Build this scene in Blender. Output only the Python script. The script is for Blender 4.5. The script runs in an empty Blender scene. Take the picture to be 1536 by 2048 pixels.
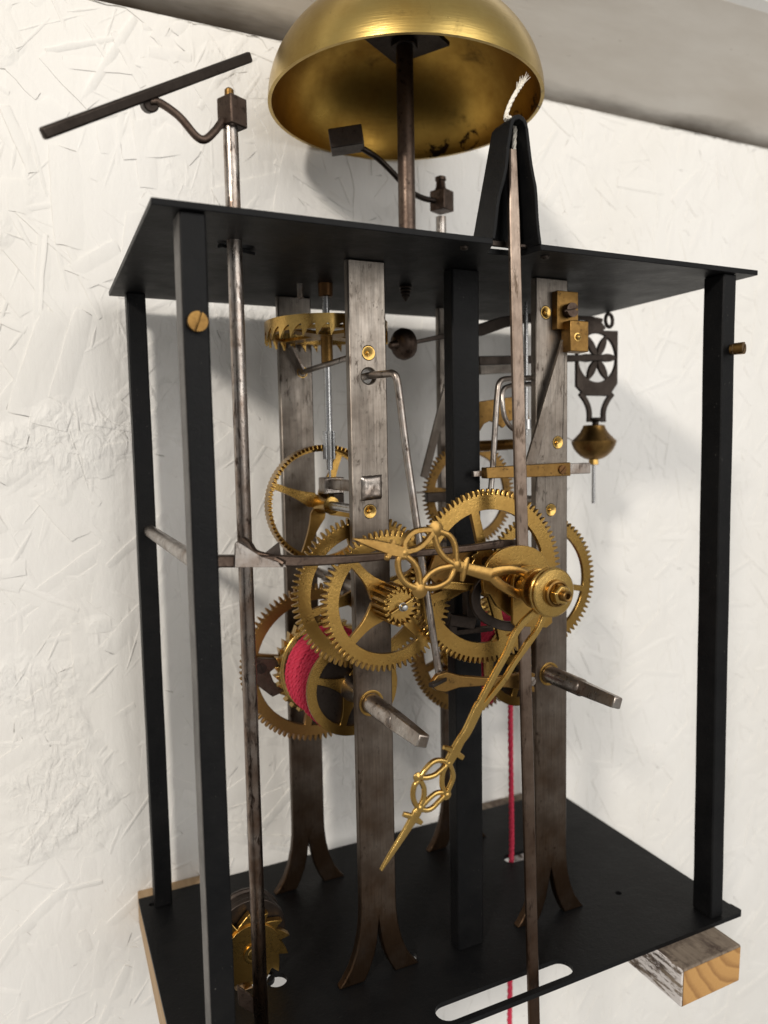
import bpy, math, random
from mathutils import Vector, Matrix
from mathutils.geometry import delaunay_2d_cdt
R_ = random.Random(7)
SC = bpy.context.scene
COL = SC.collection
PI = math.pi
S = 0.001                      # everything below is written in millimetres

# ------------------------------------------------------------------ camera
CAM_C = Vector((-0.0349246458, -0.235309171, 0.223764474))
CAM_R = ((0.90585453, -0.42319003, -0.01837866),
         (-0.05262975, -0.06939216, -0.9962002),
         (0.42030666, 0.90337973, -0.08513158))      # rows: right, down, forward
FPX = 1485.98854
cam = bpy.data.cameras.new('camera'); camo = bpy.data.objects.new('camera', cam); COL.objects.link(camo)
cam.sensor_fit = 'VERTICAL'; cam.sensor_height = 36.0; cam.lens = 36.0 * FPX / 2048.0
cam.clip_start = 0.01; cam.clip_end = 50.0
cam.dof.use_dof = True; cam.dof.focus_distance = 0.295; cam.dof.aperture_fstop = 9.0
r, d, f = [Vector(v) for v in CAM_R]
camo.matrix_world = Matrix(((r.x, -d.x, -f.x, CAM_C.x), (r.y, -d.y, -f.y, CAM_C.y), (r.z, -d.z, -f.z, CAM_C.z), (0, 0, 0, 1)))
SC.camera = camo

# ------------------------------------------------------------------ light
world = bpy.data.worlds.new('World'); SC.world = world; world.use_nodes = True
bg = world.node_tree.nodes['Background']
bg.inputs[0].default_value = (1.0, 0.985, 0.955, 1); bg.inputs[1].default_value = 0.40

def area(name, loc, target, size, power, color):
    l = bpy.data.lights.new(name, 'AREA'); l.shape = 'DISK'; l.size = size; l.energy = power; l.color = color
    o = bpy.data.objects.new(name, l); COL.objects.link(o); o.location = loc
    o.rotation_euler = (Vector(target) - Vector(loc)).to_track_quat('-Z', 'Y').to_euler()
    return o
mid = Vector((.13, .07, .17))
area('workshop_lamp', mid + Vector((-1.03, -1.0, .74)) * 1.25, mid, .2, 23.5, (1.0, .93, .84))
area('fill_lamp', mid + Vector((.42, -1.3, .46)), mid, 1.35, 12.5, (1.0, .97, .93))  # added unseen fill lamp, for soft light and reflections in the metal
SC.view_settings.view_transform = 'Standard'; SC.view_settings.look = 'None'
SC.view_settings.exposure = 0.0; SC.view_settings.gamma = 1.0

# ------------------------------------------------------------------ mesh helpers (mm)
def at(px, py, y=None, z=None):
    """a point of the place seen at photo pixel (px,py), on the plane y=... or z=... (mm)"""
    dr = r * ((px - 768) / FPX) + d * ((py - 1024) / FPX) + f
    t = (y * S - CAM_C.y) / dr.y if y is not None else (z * S - CAM_C.z) / dr.z
    return (CAM_C + dr * t) / S

class MB:
    def __init__(self): self.v = []; self.f = []
    def add(self, vs, fs):
        n = len(self.v); self.v += [Vector(a) for a in vs]; self.f += [[i + n for i in q] for q in fs]; return self
    def box(self, c, s, rot=None, taper=1.0):
        hx, hy, hz = s[0] / 2, s[1] / 2, s[2] / 2
        vs = [Vector((sx * hx * (taper if sz > 0 else 1), sy * hy * (taper if sz > 0 else 1), sz * hz)) for sz in (-1, 1) for sy in (-1, 1) for sx in (-1, 1)]
        if rot is not None: vs = [rot @ v for v in vs]
        c = Vector(c)
        return self.add([v + c for v in vs], [(0, 2, 3, 1), (4, 5, 7, 6), (0, 1, 5, 4), (2, 6, 7, 3), (0, 4, 6, 2), (1, 3, 7, 5)])
    def sweep(self, pts, ring, up=None, closed=False, cap=True):
        """ring: list of per-point lists of 2d section points, or one list"""
        P = [Vector(p) for p in pts]; n = len(P)
        T = []
        for i in range(n):
            a = P[i - 1] if (i > 0 or closed) else P[0]; b = P[(i + 1) % n] if (i < n - 1 or closed) else P[-1]
            T.append((b - a).normalized())
        N = Vector(up) if up is not None else (Vector((0, 0, 1)) if abs(T[0].z) < .9 else Vector((0, 1, 0)))
        vs = []; k = None
        for i in range(n):
            t = T[i]
            if up is not None: N = Vector(up)
            N = (N - t * N.dot(t)); N = N.normalized() if N.length > 1e-6 else t.orthogonal().normalized()
            B = t.cross(N)
            rg = ring[i] if isinstance(ring[0], list) else ring
            k = len(rg)
            for (u, w) in rg: vs.append(P[i] + N * u + B * w)
        fs = []
        for i in range(n if closed else n - 1):
            j = (i + 1) % n
            for q in range(k):
                q2 = (q + 1) % k
                fs.append((i * k + q, i * k + q2, j * k + q2, j * k + q))
        if cap and not closed:
            fs.append(tuple(range(k))[::-1]); fs.append(tuple((n - 1) * k + q for q in range(k)))
        return self.add(vs, fs)
    def tube(self, pts, rad, seg=12, flat=1.0, up=None, closed=False):
        rs = rad if isinstance(rad, (list, tuple)) else [rad] * len(pts)
        ring = [[(q * flat * math.cos(2 * PI * s / seg), q * math.sin(2 * PI * s / seg)) for s in range(seg)] for q in rs]
        return self.sweep(pts, ring, up, closed)
    def bar(self, p0, p1, w, h, up=(0, 0, 1), w2=None, h2=None):
        def sec(w, h): return [(-h / 2, -w / 2), (h / 2, -w / 2), (h / 2, w / 2), (-h / 2, w / 2)]
        return self.sweep([p0, p1], [sec(w, h), sec(w2 or w, h2 or h)], up)
    def lathe(self, o, ax, prof, seg=40, cap=True):
        """prof: list of (distance along ax, radius)"""
        o = Vector(o); ax = Vector(ax).normalized(); a = ax.orthogonal().normalized(); b = ax.cross(a)
        vs = []
        for (h, q) in prof:
            for s in range(seg):
                t = 2 * PI * s / seg; vs.append(o + ax * h + (a * math.cos(t) + b * math.sin(t)) * q)
        fs = [(i * seg + s, i * seg + (s + 1) % seg, (i + 1) * seg + (s + 1) % seg, (i + 1) * seg + s) for i in range(len(prof) - 1) for s in range(seg)]
        if cap:
            if prof[0][1] > 1e-6: fs.append(tuple(range(seg))[::-1])
            if prof[-1][1] > 1e-6: fs.append(tuple((len(prof) - 1) * seg + s for s in range(seg)))
        return self.add(vs, fs)
    def prism(self, outer, holes, w0, w1, frame=None):
        """flat shape with holes, extruded w0..w1; default frame: (u,v,w)->(x=u,z=v,y=w)"""
        fr = frame or (lambda u, v, w: Vector((u, w, v)))
        pts = []; loops = []
        for lp in [outer] + list(holes):
            loops.append(list(range(len(pts), len(pts) + len(lp)))); pts += [Vector((p[0], p[1])) for p in lp]
        v2, e2, f2, _, _, _ = delaunay_2d_cdt(pts, [], loops, 2, 1e-5)
        n = len(v2)
        vs = [fr(p.x, p.y, w0) for p in v2] + [fr(p.x, p.y, w1) for p in v2]
        fs = [tuple(t)[::-1] for t in f2] + [tuple(i + n for i in t) for t in f2]
        cnt = {}
        for t in f2:
            for i in range(len(t)): cnt[(t[i], t[(i + 1) % len(t)])] = 1
        for (a, b) in cnt:
            if (b, a) not in cnt: fs.append((a, b, b + n, a + n))
        return self.add(vs, fs)
    def build(self, name, mat, parent=None, label=None, bevel=0, angle=35, kind=None, seg=2):
        lo = Vector([min(v[i] for v in self.v) for i in range(3)]); hi = Vector([max(v[i] for v in self.v) for i in range(3)])
        c = (lo + hi) / 2
        me = bpy.data.meshes.new(name)
        me.from_pydata([tuple((v - c) * S) for v in self.v], [], self.f)
        me.validate(); me.update()
        import bmesh
        bm = bmesh.new(); bm.from_mesh(me); bmesh.ops.remove_doubles(bm, verts=bm.verts, dist=2e-7); bmesh.ops.recalc_face_normals(bm, faces=bm.faces); bm.to_mesh(me); bm.free()
        me.shade_smooth(); me.set_sharp_from_angle(angle=math.radians(angle))
        me.materials.append(mat)
        o = bpy.data.objects.new(name, me); COL.objects.link(o)
        o.location = c * S
        if parent is not None:
            w = o.location.copy(); o.parent = parent
            q = parent; off = Vector((0, 0, 0))
            while q is not None: off += q.location; q = q.parent
            o.location = w - off
        if label: o['label'] = label
        if kind: o['kind'] = kind
        if bevel:
            m = o.modifiers.new('soft_edges', 'BEVEL'); m.width = bevel * S; m.segments = seg; m.limit_method = 'ANGLE'; m.angle_limit = math.radians(38)
            m.harden_normals = False
        return o

def thing(o, label, cat, group=None):
    o['label'] = label; o['category'] = cat
    if group: o['group'] = group
    return o
def empty(name, loc, label, cat, group=None):
    o = bpy.data.objects.new(name, None); COL.objects.link(o); o.location = Vector(loc) * S; o.empty_display_size = .01
    return thing(o, label, cat, group)

def circ(cx, cz, rad, n=32, a0=0.0, a1=2 * PI):
    return [(cx + rad * math.cos(a0 + (a1 - a0) * i / n), cz + rad * math.sin(a0 + (a1 - a0) * i / n)) for i in range(n)]
def catmull(P, n=8):
    P = [Vector(p) for p in P]; out = []
    for i in range(len(P) - 1):
        p0 = P[max(i - 1, 0)]; p1 = P[i]; p2 = P[i + 1]; p3 = P[min(i + 2, len(P) - 1)]
        for k in range(n):
            t = k / n
            out.append(.5 * ((2 * p1) + (p2 - p0) * t + (2 * p0 - 5 * p1 + 4 * p2 - p3) * t * t + (3 * p1 - p0 - 3 * p2 + p3) * t ** 3))
    out.append(P[-1]); return out

# ------------------------------------------------------------------ materials
class NT:
    def __init__(self, name):
        self.m = bpy.data.materials.new(name); self.m.use_nodes = True
        self.t = self.m.node_tree; self.b = self.t.nodes['Principled BSDF']; self.L = self.t.links
        self.tc = self.t.nodes.new('ShaderNodeTexCoord')
    def n(self, kind, **kw):
        x = self.t.nodes.new('ShaderNode' + kind)
        for k, v in kw.items():
            if k in x.inputs: x.inputs[k].default_value = v
            else: setattr(x, k, v)
        return x
    def link(self, a, b): self.L.new(a, b)
    def coords(self, scale=(1, 1, 1), rot=(0, 0, 0), src='Object', loc=(0, 0, 0)):
        mp = self.n('Mapping'); mp.inputs['Scale'].default_value = scale; mp.inputs['Rotation'].default_value = rot; mp.inputs['Location'].default_value = loc
        if src == 'World':
            g = self.n('NewGeometry'); self.link(g.outputs['Position'], mp.inputs[0])
        else: self.link(self.tc.outputs[src], mp.inputs[0])
        return mp.outputs[0]
    def noise(self, vec, scale, detail=5, rough=.6, dist=0):
        x = self.n('TexNoise', Scale=scale, Detail=detail, Roughness=rough, Distortion=dist); self.link(vec, x.inputs['Vector']); return x.outputs['Fac']
    def ramp(self, fac, stops, interp='LINEAR'):
        x = self.n('ValToRGB'); cr = x.color_ramp; cr.interpolation = interp
        while len(cr.elements) < len(stops): cr.elements.new(.5)
        for e, (p, c) in zip(cr.elements, stops):
            e.position = p; e.color = (c, c, c, 1) if isinstance(c, (int, float)) else (*c, 1)
        self.link(fac, x.inputs[0]); return x.outputs['Color']
    def mix(self, fac, a, b, mode='MIX'):
        x = self.n('Mix', data_type='RGBA', blend_type=mode)
        for s, v in ((x.inputs[0], fac), (x.inputs[6], a), (x.inputs[7], b)):
            if isinstance(v, bpy.types.NodeSocket): self.link(v, s)
            elif isinstance(v, tuple): s.default_value = (*v, 1)
            else: s.default_value = v
        return x.outputs[2]
    def math(self, op, a, b=0.0):
        x = self.n('Math', operation=op)
        for s, v in ((x.inputs[0], a), (x.inputs[1], b)):
            if isinstance(v, bpy.types.NodeSocket): self.link(v, s)
            else: s.default_value = v
        return x.outputs[0]
    def bump(self, h, dist, strength=1.0, prev=None):
        x = self.n('Bump', Strength=strength, Distance=dist); self.link(h, x.inputs['Height'])
        if prev is not None: self.link(prev, x.inputs['Normal'])
        return x.outputs[0]
    def done(self, color=None, rough=None, metal=0.0, normal=None, spec=None):
        b = self.b
        for k, v in (('Base Color', color), ('Roughness', rough), ('Metallic', metal), ('Normal', normal), ('Specular IOR Level', spec)):
            if v is None: continue
            if isinstance(v, bpy.types.NodeSocket): self.link(v, b.inputs[k])
            elif isinstance(v, tuple): b.inputs[k].default_value = (*v, 1)
            else: b.inputs[k].default_value = v
        return self.m

def metal(name, c1, c2, c3, r0, r1, stretch=(1, 1, 1), sc=60, spot=.62, bumpd=.00008, metallic=1.0, fine=900, low_tint=None, pit=None, gw=.22):
    t = NT(name); v = t.coords(stretch); w = t.coords()
    big = t.noise(w, sc, 6, .65)
    grain = t.noise(v, fine, 4, .6)
    spots = t.noise(t.coords((1, 1, .3)) if stretch[2] < 1 else w, sc * 4.5, 6, .7, .3)
    base = t.mix(t.ramp(big, [(.35, 0.), (.68, 1.)]), c1, c2)
    base = t.mix(t.ramp(spots, [(spot, 0.), (spot + .09, 1.)]), base, c3)
    base = t.mix(t.ramp(grain, [(.38, 0.), (.66, gw)]), base, tuple(x * .42 for x in c1))
    if low_tint:                       # browner and darker towards the bottom
        g = t.n('NewGeometry'); sx = t.n('SeparateXYZ'); t.link(g.outputs['Position'], sx.inputs[0])
        e = t.math('ADD', t.math('MULTIPLY', sx.outputs[2], -2.7), t.math('ADD', t.math('MULTIPLY', t.noise(w, 26, 5, .65), .9), .33))
        base = t.mix(t.ramp(e, [(.02, 0.), (.75, .93)]), base, low_tint, 'MULTIPLY')
    if pit:
        pv = t.noise(t.coords((1, 1, .45)), pit, 6, .8, .3); pm = t.noise(w, 34, 4, .6)
        pk = t.math('MULTIPLY', t.ramp(pv, [(.57, 0.), (.64, 1.)]), t.ramp(pm, [(.42, .1), (.62, .95)]))
        base = t.mix(pk, base, (.055, .042, .034))
        spots = t.math('SUBTRACT', spots, t.math('MULTIPLY', pk, .8))
    rg = t.n('MapRange'); t.link(t.math('ADD', t.math('MULTIPLY', big, .6), t.math('MULTIPLY', grain, .4)), rg.inputs[0])
    rg.inputs[1].default_value = .3; rg.inputs[2].default_value = .7; rg.inputs[3].default_value = r0; rg.inputs[4].default_value = r1
    nb = t.bump(grain, bumpd, .5); nb = t.bump(spots, bumpd * 1.5, .35, nb)
    return t.done(base, rg.outputs[0], metallic, nb)

BRASS = metal('brass', (.44, .272, .078), (.285, .163, .043), (.10, .056, .02), .18, .42, sc=42, spot=.64, bumpd=.00009)
BRASS_BRIGHT = metal('polished_brass', (.55, .36, .115), (.40, .245, .07), (.14, .085, .03), .14, .34, sc=80, spot=.64)
BRASS_DARK = metal('tarnished_brass', (.26, .15, .047), (.16, .088, .028), (.05, .03, .015), .30, .52, sc=80, spot=.58)
BRONZE = metal('brown_bronze', (.17, .085, .035), (.105, .054, .024), (.045, .026, .015), .32, .5, sc=80)
WHEELB = metal('stained_brass', (.33, .20, .062), (.24, .115, .04), (.07, .04, .018), .26, .46, sc=20, spot=.62)
STEEL = metal('brushed_steel', (.335, .30, .262), (.165, .138, .114), (.065, .05, .04), .32, .52, stretch=(1, 1, .045), sc=42, spot=.60, fine=1150, low_tint=(.22, .125, .062), pit=480, gw=.5)
STEEL_ROD = metal('worn_steel', (.43, .40, .37), (.20, .145, .11), (.06, .04, .03), .20, .46, stretch=(1, 1, .2), sc=80, spot=.56, bumpd=.00014, pit=450)
RODM = metal('stained_steel_rod', (.46, .43, .40), (.22, .155, .115), (.06, .04, .03), .18, .44, stretch=(1, 1, .2), sc=85, spot=.54, bumpd=.00018, pit=360, low_tint=(.36, .235, .15))
STEEL_CLEAN = metal('bright_steel', (.50, .50, .50), (.38, .38, .38), (.2, .19, .18), .2, .35, spot=.72)
IRON = metal('dark_iron', (.065, .052, .044), (.042, .033, .028), (.025, .018, .015), .36, .58, sc=90, spot=.6)
IRON_BROWN = metal('rusty_iron', (.13, .095, .075), (.075, .05, .038), (.04, .028, .022), .33, .58, sc=90, spot=.55, bumpd=.00014)

def mat_black():
    t = NT('black_paint'); w = t.coords(src='World')
    n1 = t.noise(w, 60, 6, .65); n2 = t.noise(w, 700, 4, .6); n3 = t.noise(w, 260, 6, .75, .5)
    col = t.mix(t.ramp(n1, [(.3, 0.), (.7, 1.)]), (.0040, .0042, .0047), (.0085, .0083, .0084))
    col = t.mix(t.ramp(n3, [(.68, 0.), (.74, 1.)]), col, (.03, .0285, .027))
    n5 = t.noise(w, 1150, 2, .5); n6 = t.noise(w, 22, 3, .5)
    col = t.mix(t.math('MULTIPLY', t.ramp(n5, [(.735, 0.), (.78, 1.)]), t.ramp(n6, [(.4, 0.), (.65, 1.)])), col, (.16, .15, .135))
    rg = t.ramp(n1, [(.3, .38), (.7, .52)])
    nb = t.bump(n2, .00016, .5); nb = t.bump(n3, .0004, .5, nb)
    return t.done(col, rg, 0, nb, .11)
BLACK = mat_black()
POST_SIDE = metal('lighter_black_paint', (.10, .09, .082), (.055, .05, .047), (.02, .018, .017), .38, .55, sc=70, spot=.6, metallic=.35)  # lighter tone for the left face of the front left post

def mat_bell_in(name='brass_bell', c1=(.50, .36, .12), c2=(.36, .235, .065), c3=(.05, .03, .015)):
    t = NT(name); w = t.coords()
    spun = t.coords((1, 1, 14)); g = t.noise(spun, 90, 4, .6); big = t.noise(w, 28, 5, .65)
    sep = t.n('SeparateXYZ'); t.link(t.tc.outputs['Object'], sep.inputs[0])
    sp = t.noise(w, 95, 7, .72, .8)
    base = t.mix(t.ramp(big, [(.35, 0.), (.66, 1.)]), c1, c2)
    # black lacquer flaked at the lip, on one side
    px = t.math('ADD', t.math('MULTIPLY', sep.outputs[0], 13.0), t.math('MULTIPLY', sep.outputs[1], 4.0))
    zone = t.math('SUBTRACT', px, t.math('ABSOLUTE', t.math('MULTIPLY', t.math('ADD', sep.outputs[2], .0215), 60)))
    m = t.math('MULTIPLY', t.ramp(sp, [(.52, 0.), (.56, 1.)]), t.ramp(zone, [(.34, 0.), (.42, 1.)]))
    base = t.mix(m, base, c3)
    old = t.noise(w, 44, 6, .7, .4); base = t.mix(t.ramp(old, [(.58, 0.), (.70, .55)]), base, c3)
    rg = t.ramp(big, [(.3, .26), (.7, .40)])
    nb = t.bump(g, .00012, .5)
    return t.done(base, rg, 1.0, nb)
BELL = mat_bell_in()
BELL_IN = mat_bell_in('lacquered_bell_inside', (.52, .32, .07), (.30, .16, .03), (.035, .02, .01))

def mat_wall(name, tint=(.80, .785, .755)):
    t = NT(name); w = t.coords(src='World')
    n1 = t.noise(w, 7, 4, .5); n2 = t.noise(t.coords((1, 1, .35), src='World'), 170, 6, .6, .4); n3 = t.noise(w, 900, 3, .6)
    n4 = t.noise(t.coords((1.6, 1, .22), (0, .35, 0), src='World'), 60, 5, .6, .9)
    st = t.noise(t.coords((1, 1, 1), src='World', loc=(3.1, 1.7, .4)), 75, 6, .75, 1.2)
    col = t.mix(t.ramp(n1, [(.35, 0.), (.65, 1.)]), tint, tuple(a * b for a, b in zip(tint, (.955, .945, .925))))
    col = t.mix(t.ramp(st, [(.70, 0.), (.76, .6)]), col, (.42, .33, .25))
    gx = t.n('NewGeometry'); sx = t.n('SeparateXYZ'); t.link(gx.outputs['Position'], sx.inputs[0])
    thin = t.ramp(sx.outputs[0], [(.14, 1.), (.30, .3)])          # the paint lies thicker on the right
    cr_ = t.noise(t.coords((1, 1, .6), (0, .5, 0), src='World'), 190, 4, .55, .9); cm_ = t.noise(t.coords(src='World', loc=(.7, .2, 1.3)), 21, 3, .5)
    nb = t.bump(t.math('MULTIPLY', cr_, t.math('MULTIPLY', thin, t.ramp(cm_, [(.53, .06), (.64, 1.)]))), .0024, .75); nb = t.bump(n4, .0008, .4, nb); nb = t.bump(n2, .0005, .6, nb); nb = t.bump(n3, .00012, .5, nb)
    return t.done(col, t.ramp(n2, [(.3, .40), (.7, .62)]), 0, nb, .35)
def mat_soffit():
    t = NT('dull_painted_plywood'); g = t.noise(t.coords((.12, 1, 1), src='World'), 420, 5, .65); b = t.noise(t.coords((.3, 1, 1), src='World'), 30, 5, .6)
    sp = t.noise(t.coords((.35, 1, 1), src='World', loc=(2, 5, 1)), 260, 6, .75)
    col = t.mix(t.ramp(b, [(.3, 0.), (.7, 1.)]), (.70, .66, .60), (.58, .53, .465))
    col = t.mix(t.ramp(sp, [(.66, 0.), (.72, .6)]), col, (.30, .25, .19))
    g2 = t.n('NewGeometry'); s2 = t.n('SeparateXYZ'); t.link(g2.outputs['Position'], s2.inputs[0])      # shade of the gap along the wall joint, painted into the colour
    e2 = t.math('ADD', s2.outputs[1], t.math('MULTIPLY', b, .022))
    col = t.mix(t.ramp(e2, [(.157, 0.), (.165, .7), (.172, 1.)]), col, (.055, .04, .027))
    nb = t.bump(g, .0003, .35); nb = t.bump(b, .001, .4, nb)
    return t.done(col, .7, 0, nb, .2)
WALLP = mat_wall('white_painted_board')
SOFFIT = mat_soffit()

def mat_cord(name, a, b, pitch=900):
    t = NT(name); w = t.coords()
    n = t.noise(w, 900, 4, .7); v = t.n('TexVoronoi', Scale=1400); t.link(t.coords((1, .45, .7), (0, .5, .6)), v.inputs['Vector'])
    col = t.mix(t.ramp(n, [(.3, 0.), (.7, 1.)]), a, b)
    nb = t.bump(v.outputs['Distance'], .0003, .35); nb = t.bump(n, .0001, .4, nb)
    return t.done(col, .85, 0, nb, .2)
RED = mat_cord('red_cord', (.47, .020, .05), (.62, .06, .11))
COTTON = mat_cord('white_cotton', (.72, .66, .56), (.82, .78, .70))

def mat_batten(dirt):
    t = NT('weathered_batten'); w = t.coords(src='World'); v = t.coords((1, .08, 1), src='World')
    n = t.noise(v, 400, 5, .65); big = t.noise(w, 80, 6, .7, .5); p = t.noise(t.coords((1, .22, 1), src='World'), 170, 7, .8, .1)
    col = t.mix(t.ramp(n, [(.3, 0.), (.7, 1.)]), (.14, .11, .085), (.26, .21, .16))
    col = t.mix(t.ramp(big, [(.45, 0.), (.62, 1.)]), col, (.07, .05, .04))
    g = t.n('NewGeometry'); sx = t.n('SeparateXYZ'); t.link(g.outputs['Normal'], sx.inputs[0])
    side = t.math('LESS_THAN', sx.outputs[0], -.5)
    col = t.mix(t.math('MULTIPLY', side, t.ramp(p, [(.47, 0.), (.52, 1.)])), col, (.66, .62, .60))
    nb = t.bump(n, .0004, .6); nb = t.bump(p, .0003, .5, nb)
    return t.done(col, .8, 0, nb, .2)
def mat_endgrain():
    t = NT('pine_end_grain'); g = t.n('NewGeometry'); mp = t.n('Mapping'); t.link(g.outputs['Position'], mp.inputs[0])
    mp.inputs['Location'].default_value = (-.250, 0, -.011); mp.inputs['Scale'].default_value = (1, .0, 1)
    wv = t.n('TexWave', wave_type='RINGS', rings_direction='Y', wave_profile='SAW'); wv.inputs['Scale'].default_value = 47; wv.inputs['Distortion'].default_value = 2.2; wv.inputs['Detail'].default_value = 3; wv.inputs['Detail Scale'].default_value = 1.2
    t.link(mp.outputs[0], wv.inputs['Vector'])
    n = t.noise(t.coords(src='World'), 900, 4, .6)
    col = t.mix(t.ramp(wv.outputs['Fac'], [(.0, 0.), (.55, .15), (.88, 1.), (1., .2)]), (.46, .25, .085), (.24, .11, .035))
    col = t.mix(t.math('MULTIPLY', n, .35), col, (.62, .38, .15))
    return t.done(col, .7, 0, t.bump(n, .0003, .5), .25)
def mat_pine():
    t = NT('fresh_pine'); v = t.coords((1, .06, 1), src='World'); n = t.noise(v, 300, 5, .6)
    col = t.mix(t.ramp(n, [(.3, 0.), (.7, 1.)]), (.33, .215, .115), (.45, .32, .19))
    return t.done(col, .7, 0, t.bump(n, .0002, .5), .25)
BATTEN = mat_batten(1); ENDG = mat_endgrain(); PINE = mat_pine()

# ------------------------------------------------------------------ setting: wall and sloping board above
WY = 153.0
WX0, WX1, WZ0, WZ1 = -420, 900, -420, 435.5
wall = MB().add([(WX0, WY, WZ0), (WX1, WY, WZ0), (WX1, WY, WZ1), (WX0, WY, WZ1), (WX0, WY + 18, WZ0), (WX1, WY + 18, WZ0), (WX1, WY + 18, WZ1), (WX0, WY + 18, WZ1)],
                [(0, 1, 2, 3), (5, 4, 7, 6), (0, 4, 5, 1), (1, 5, 6, 2), (2, 6, 7, 3), (3, 7, 4, 0)]).build('wall', WALLP, kind='structure')
st = MB()                                     # the wood strands of the pressed board, thickly painted over
rs = random.Random(21)
for i in range(6500):
    cx = rs.uniform(-330, 660); cz = rs.uniform(-330, 470)
    left = cx < 150
    ln = rs.uniform(10, 52); wd = rs.uniform(3, 15) if rs.random() < .5 else rs.uniform(.9, 3)
    a = rs.gauss(PI / 2, 1.0); ca, sa = math.cos(a), math.sin(a)
    hi = rs.uniform(.10, .70) * (1.0 if left else .6) * (1 if wd > 3 else .6); lo = -rs.uniform(.15, .9); ed = rs.uniform(-.35, .25)
    n = 7; top = []; bot = []
    k0 = rs.uniform(-.3, .3); k1 = rs.uniform(-.3, .3); tw = rs.uniform(-.3, .3)
    for j in range(n):
        s = j / (n - 1); u = (s - .5) * ln
        taper = 1 - (.06 if wd > 3 else .4) * abs(2 * s - 1) ** 3
        e = u + (k0 * wd * .5 if j == 0 else (k1 * wd * .5 if j == n - 1 else 0))
        wa = (wd / 2 + rs.uniform(-.35, .35)) * taper; wb = (wd / 2 + rs.uniform(-.35, .35)) * taper
        fall = -(.12 if wd > 3 else .35) * (abs(2 * s - 1) ** 4)
        for (uu, vv, hh) in ((e, wa, hi + fall + tw * (s - .5)), (e, wa * .55, hi + fall * .8 + .04), (u, -wb * .4, (hi + ed) / 2 + fall), (u, -wb, ed + lo * .3 + fall)):
            top.append((cx + uu * ca - vv * sa, WY - hh, cz + uu * sa + vv * ca))
        for (uu, vv) in ((e, wa + .25), (u, -wb - .3)):
            bot.append((cx + uu * ca - vv * sa, WY + .9, cz + uu * sa + vv * ca))
    top = [(a_, b_, min(c_, 434.9 + .6 * math.sin(a_ * .7) * math.sin(a_ * .23))) for a_, b_, c_ in top]; bot = [(a_, b_, min(c_, 434.8)) for a_, b_, c_ in bot]
    vs = top + bot; fs = []; nb = len(top)
    for j in range(n - 1):
        for q in range(3): fs.append((j * 4 + q, j * 4 + q + 1, j * 4 + 5 + q, j * 4 + 4 + q))
        fs.append((j * 4, j * 4 + 4, nb + j * 2 + 2, nb + j * 2)); fs.append((j * 4 + 3, nb + j * 2 + 1, nb + j * 2 + 3, j * 4 + 7))
    fs.append((0, nb, nb + 1, 3, 2, 1)); q = (n - 1) * 4; fs.append((q, q + 1, q + 2, q + 3, nb + 2 * n - 1, nb + 2 * n - 2))
    st.add(vs, fs)
st.build('board_strands', WALLP, wall, kind='stuff', angle=50)

SL = math.radians(30); tn = math.tan(SL)
def soff(y): return 441.5 + tn * (WY - y)
y2 = 89.4
cb = MB()
nx = 60; prof = []
for i in range(nx + 1):
    x = WX0 + (WX1 - WX0) * i / nx; j = R_.uniform(-.5, .5)
    prof.append((x, j))
vs = []; fs = []
for (x, j) in prof:
    vs += [(x, WY + 22, soff(WY + 22) + j), (x, y2, soff(y2) + j * 1.6), (x, y2 + 2, soff(y2) + 170), (x, WY + 60, soff(y2) + 170), (x, WY + 60, soff(WY + 22) - 30), (x, WY + 24, soff(WY + 22) - 30)]
for i in range(nx):
    for q in range(5): fs.append((i * 6 + q, i * 6 + q + 1, i * 6 + 7 + q, i * 6 + 6 + q))
    fs.append((i * 6 + 5, i * 6, i * 6 + 6, i * 6 + 11))
ceil = cb.add(vs, fs).build('ceiling', SOFFIT, kind='structure', angle=20)
fb = MB(); vs = []; fs = []
for i in range(nx + 1):
    x = WX0 + 1 + (WX1 - WX0 - 2) * i / nx; j = R_.uniform(-.6, .6)
    vs += [(x, y2 + .6, soff(y2) - .4 + j), (x, y2 - 6, soff(y2) - .2 + 2.5 * 1 + j), (x, y2 - 6, soff(y2) + 168), (x, y2 + .6, soff(y2) + 168)]
for i in range(nx):
    for q in range(4): fs.append((i * 4 + q, i * 4 + (q + 1) % 4, i * 4 + 4 + (q + 1) % 4, i * 4 + 4 + q))
fb.add(vs, fs).build('fascia_board', WALLP, ceil, angle=25)

# ------------------------------------------------------------------ timber battens under the bed plate
def batten(x0, x1, z0, z1, y0, name, label, side_mat, skew=0):
    t = empty(name, ((x0 + x1) / 2, (y0 + WY) / 2, z0), label, 'batten', 'timber battens carrying the clock')
    m = MB(); k = skew
    m.add([(x0, y0, z0), (x1, y0 + .6, z0 - .2), (x1, y0, z1), (x0, y0 - .5, z1), (x0 + k, WY, z0), (x1 + k, WY, z0), (x1 + k, WY, z1), (x0 + k, WY, z1)],
          [(5, 4, 7, 6), (0, 4, 5, 1), (1, 5, 6, 2), (2, 6, 7, 3), (3, 7, 4, 0), (0, 1, 2, 3)])
    m.build('timber', side_mat, t, bevel=.8)
    e = MB(); e.add([(x0 + .8, y0 - .25, z0 + .8), (x1 - .8, y0 + .35, z0 + .6), (x1 - .8, y0 - .25, z1 - .8), (x0 + .8, y0 - .75, z1 - .8), (x0 + .8, y0 + 2, z0 + .8), (x1 - .8, y0 + 2, z0 + .6), (x1 - .8, y0 + 2, z1 - .8), (x0 + .8, y0 + 2, z1 - .8)],
          [(0, 1, 2, 3), (5, 4, 7, 6), (0, 4, 5, 1), (1, 5, 6, 2), (2, 6, 7, 3), (3, 7, 4, 0)])
    e.build('end_grain', ENDG, t)
    return t
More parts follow.
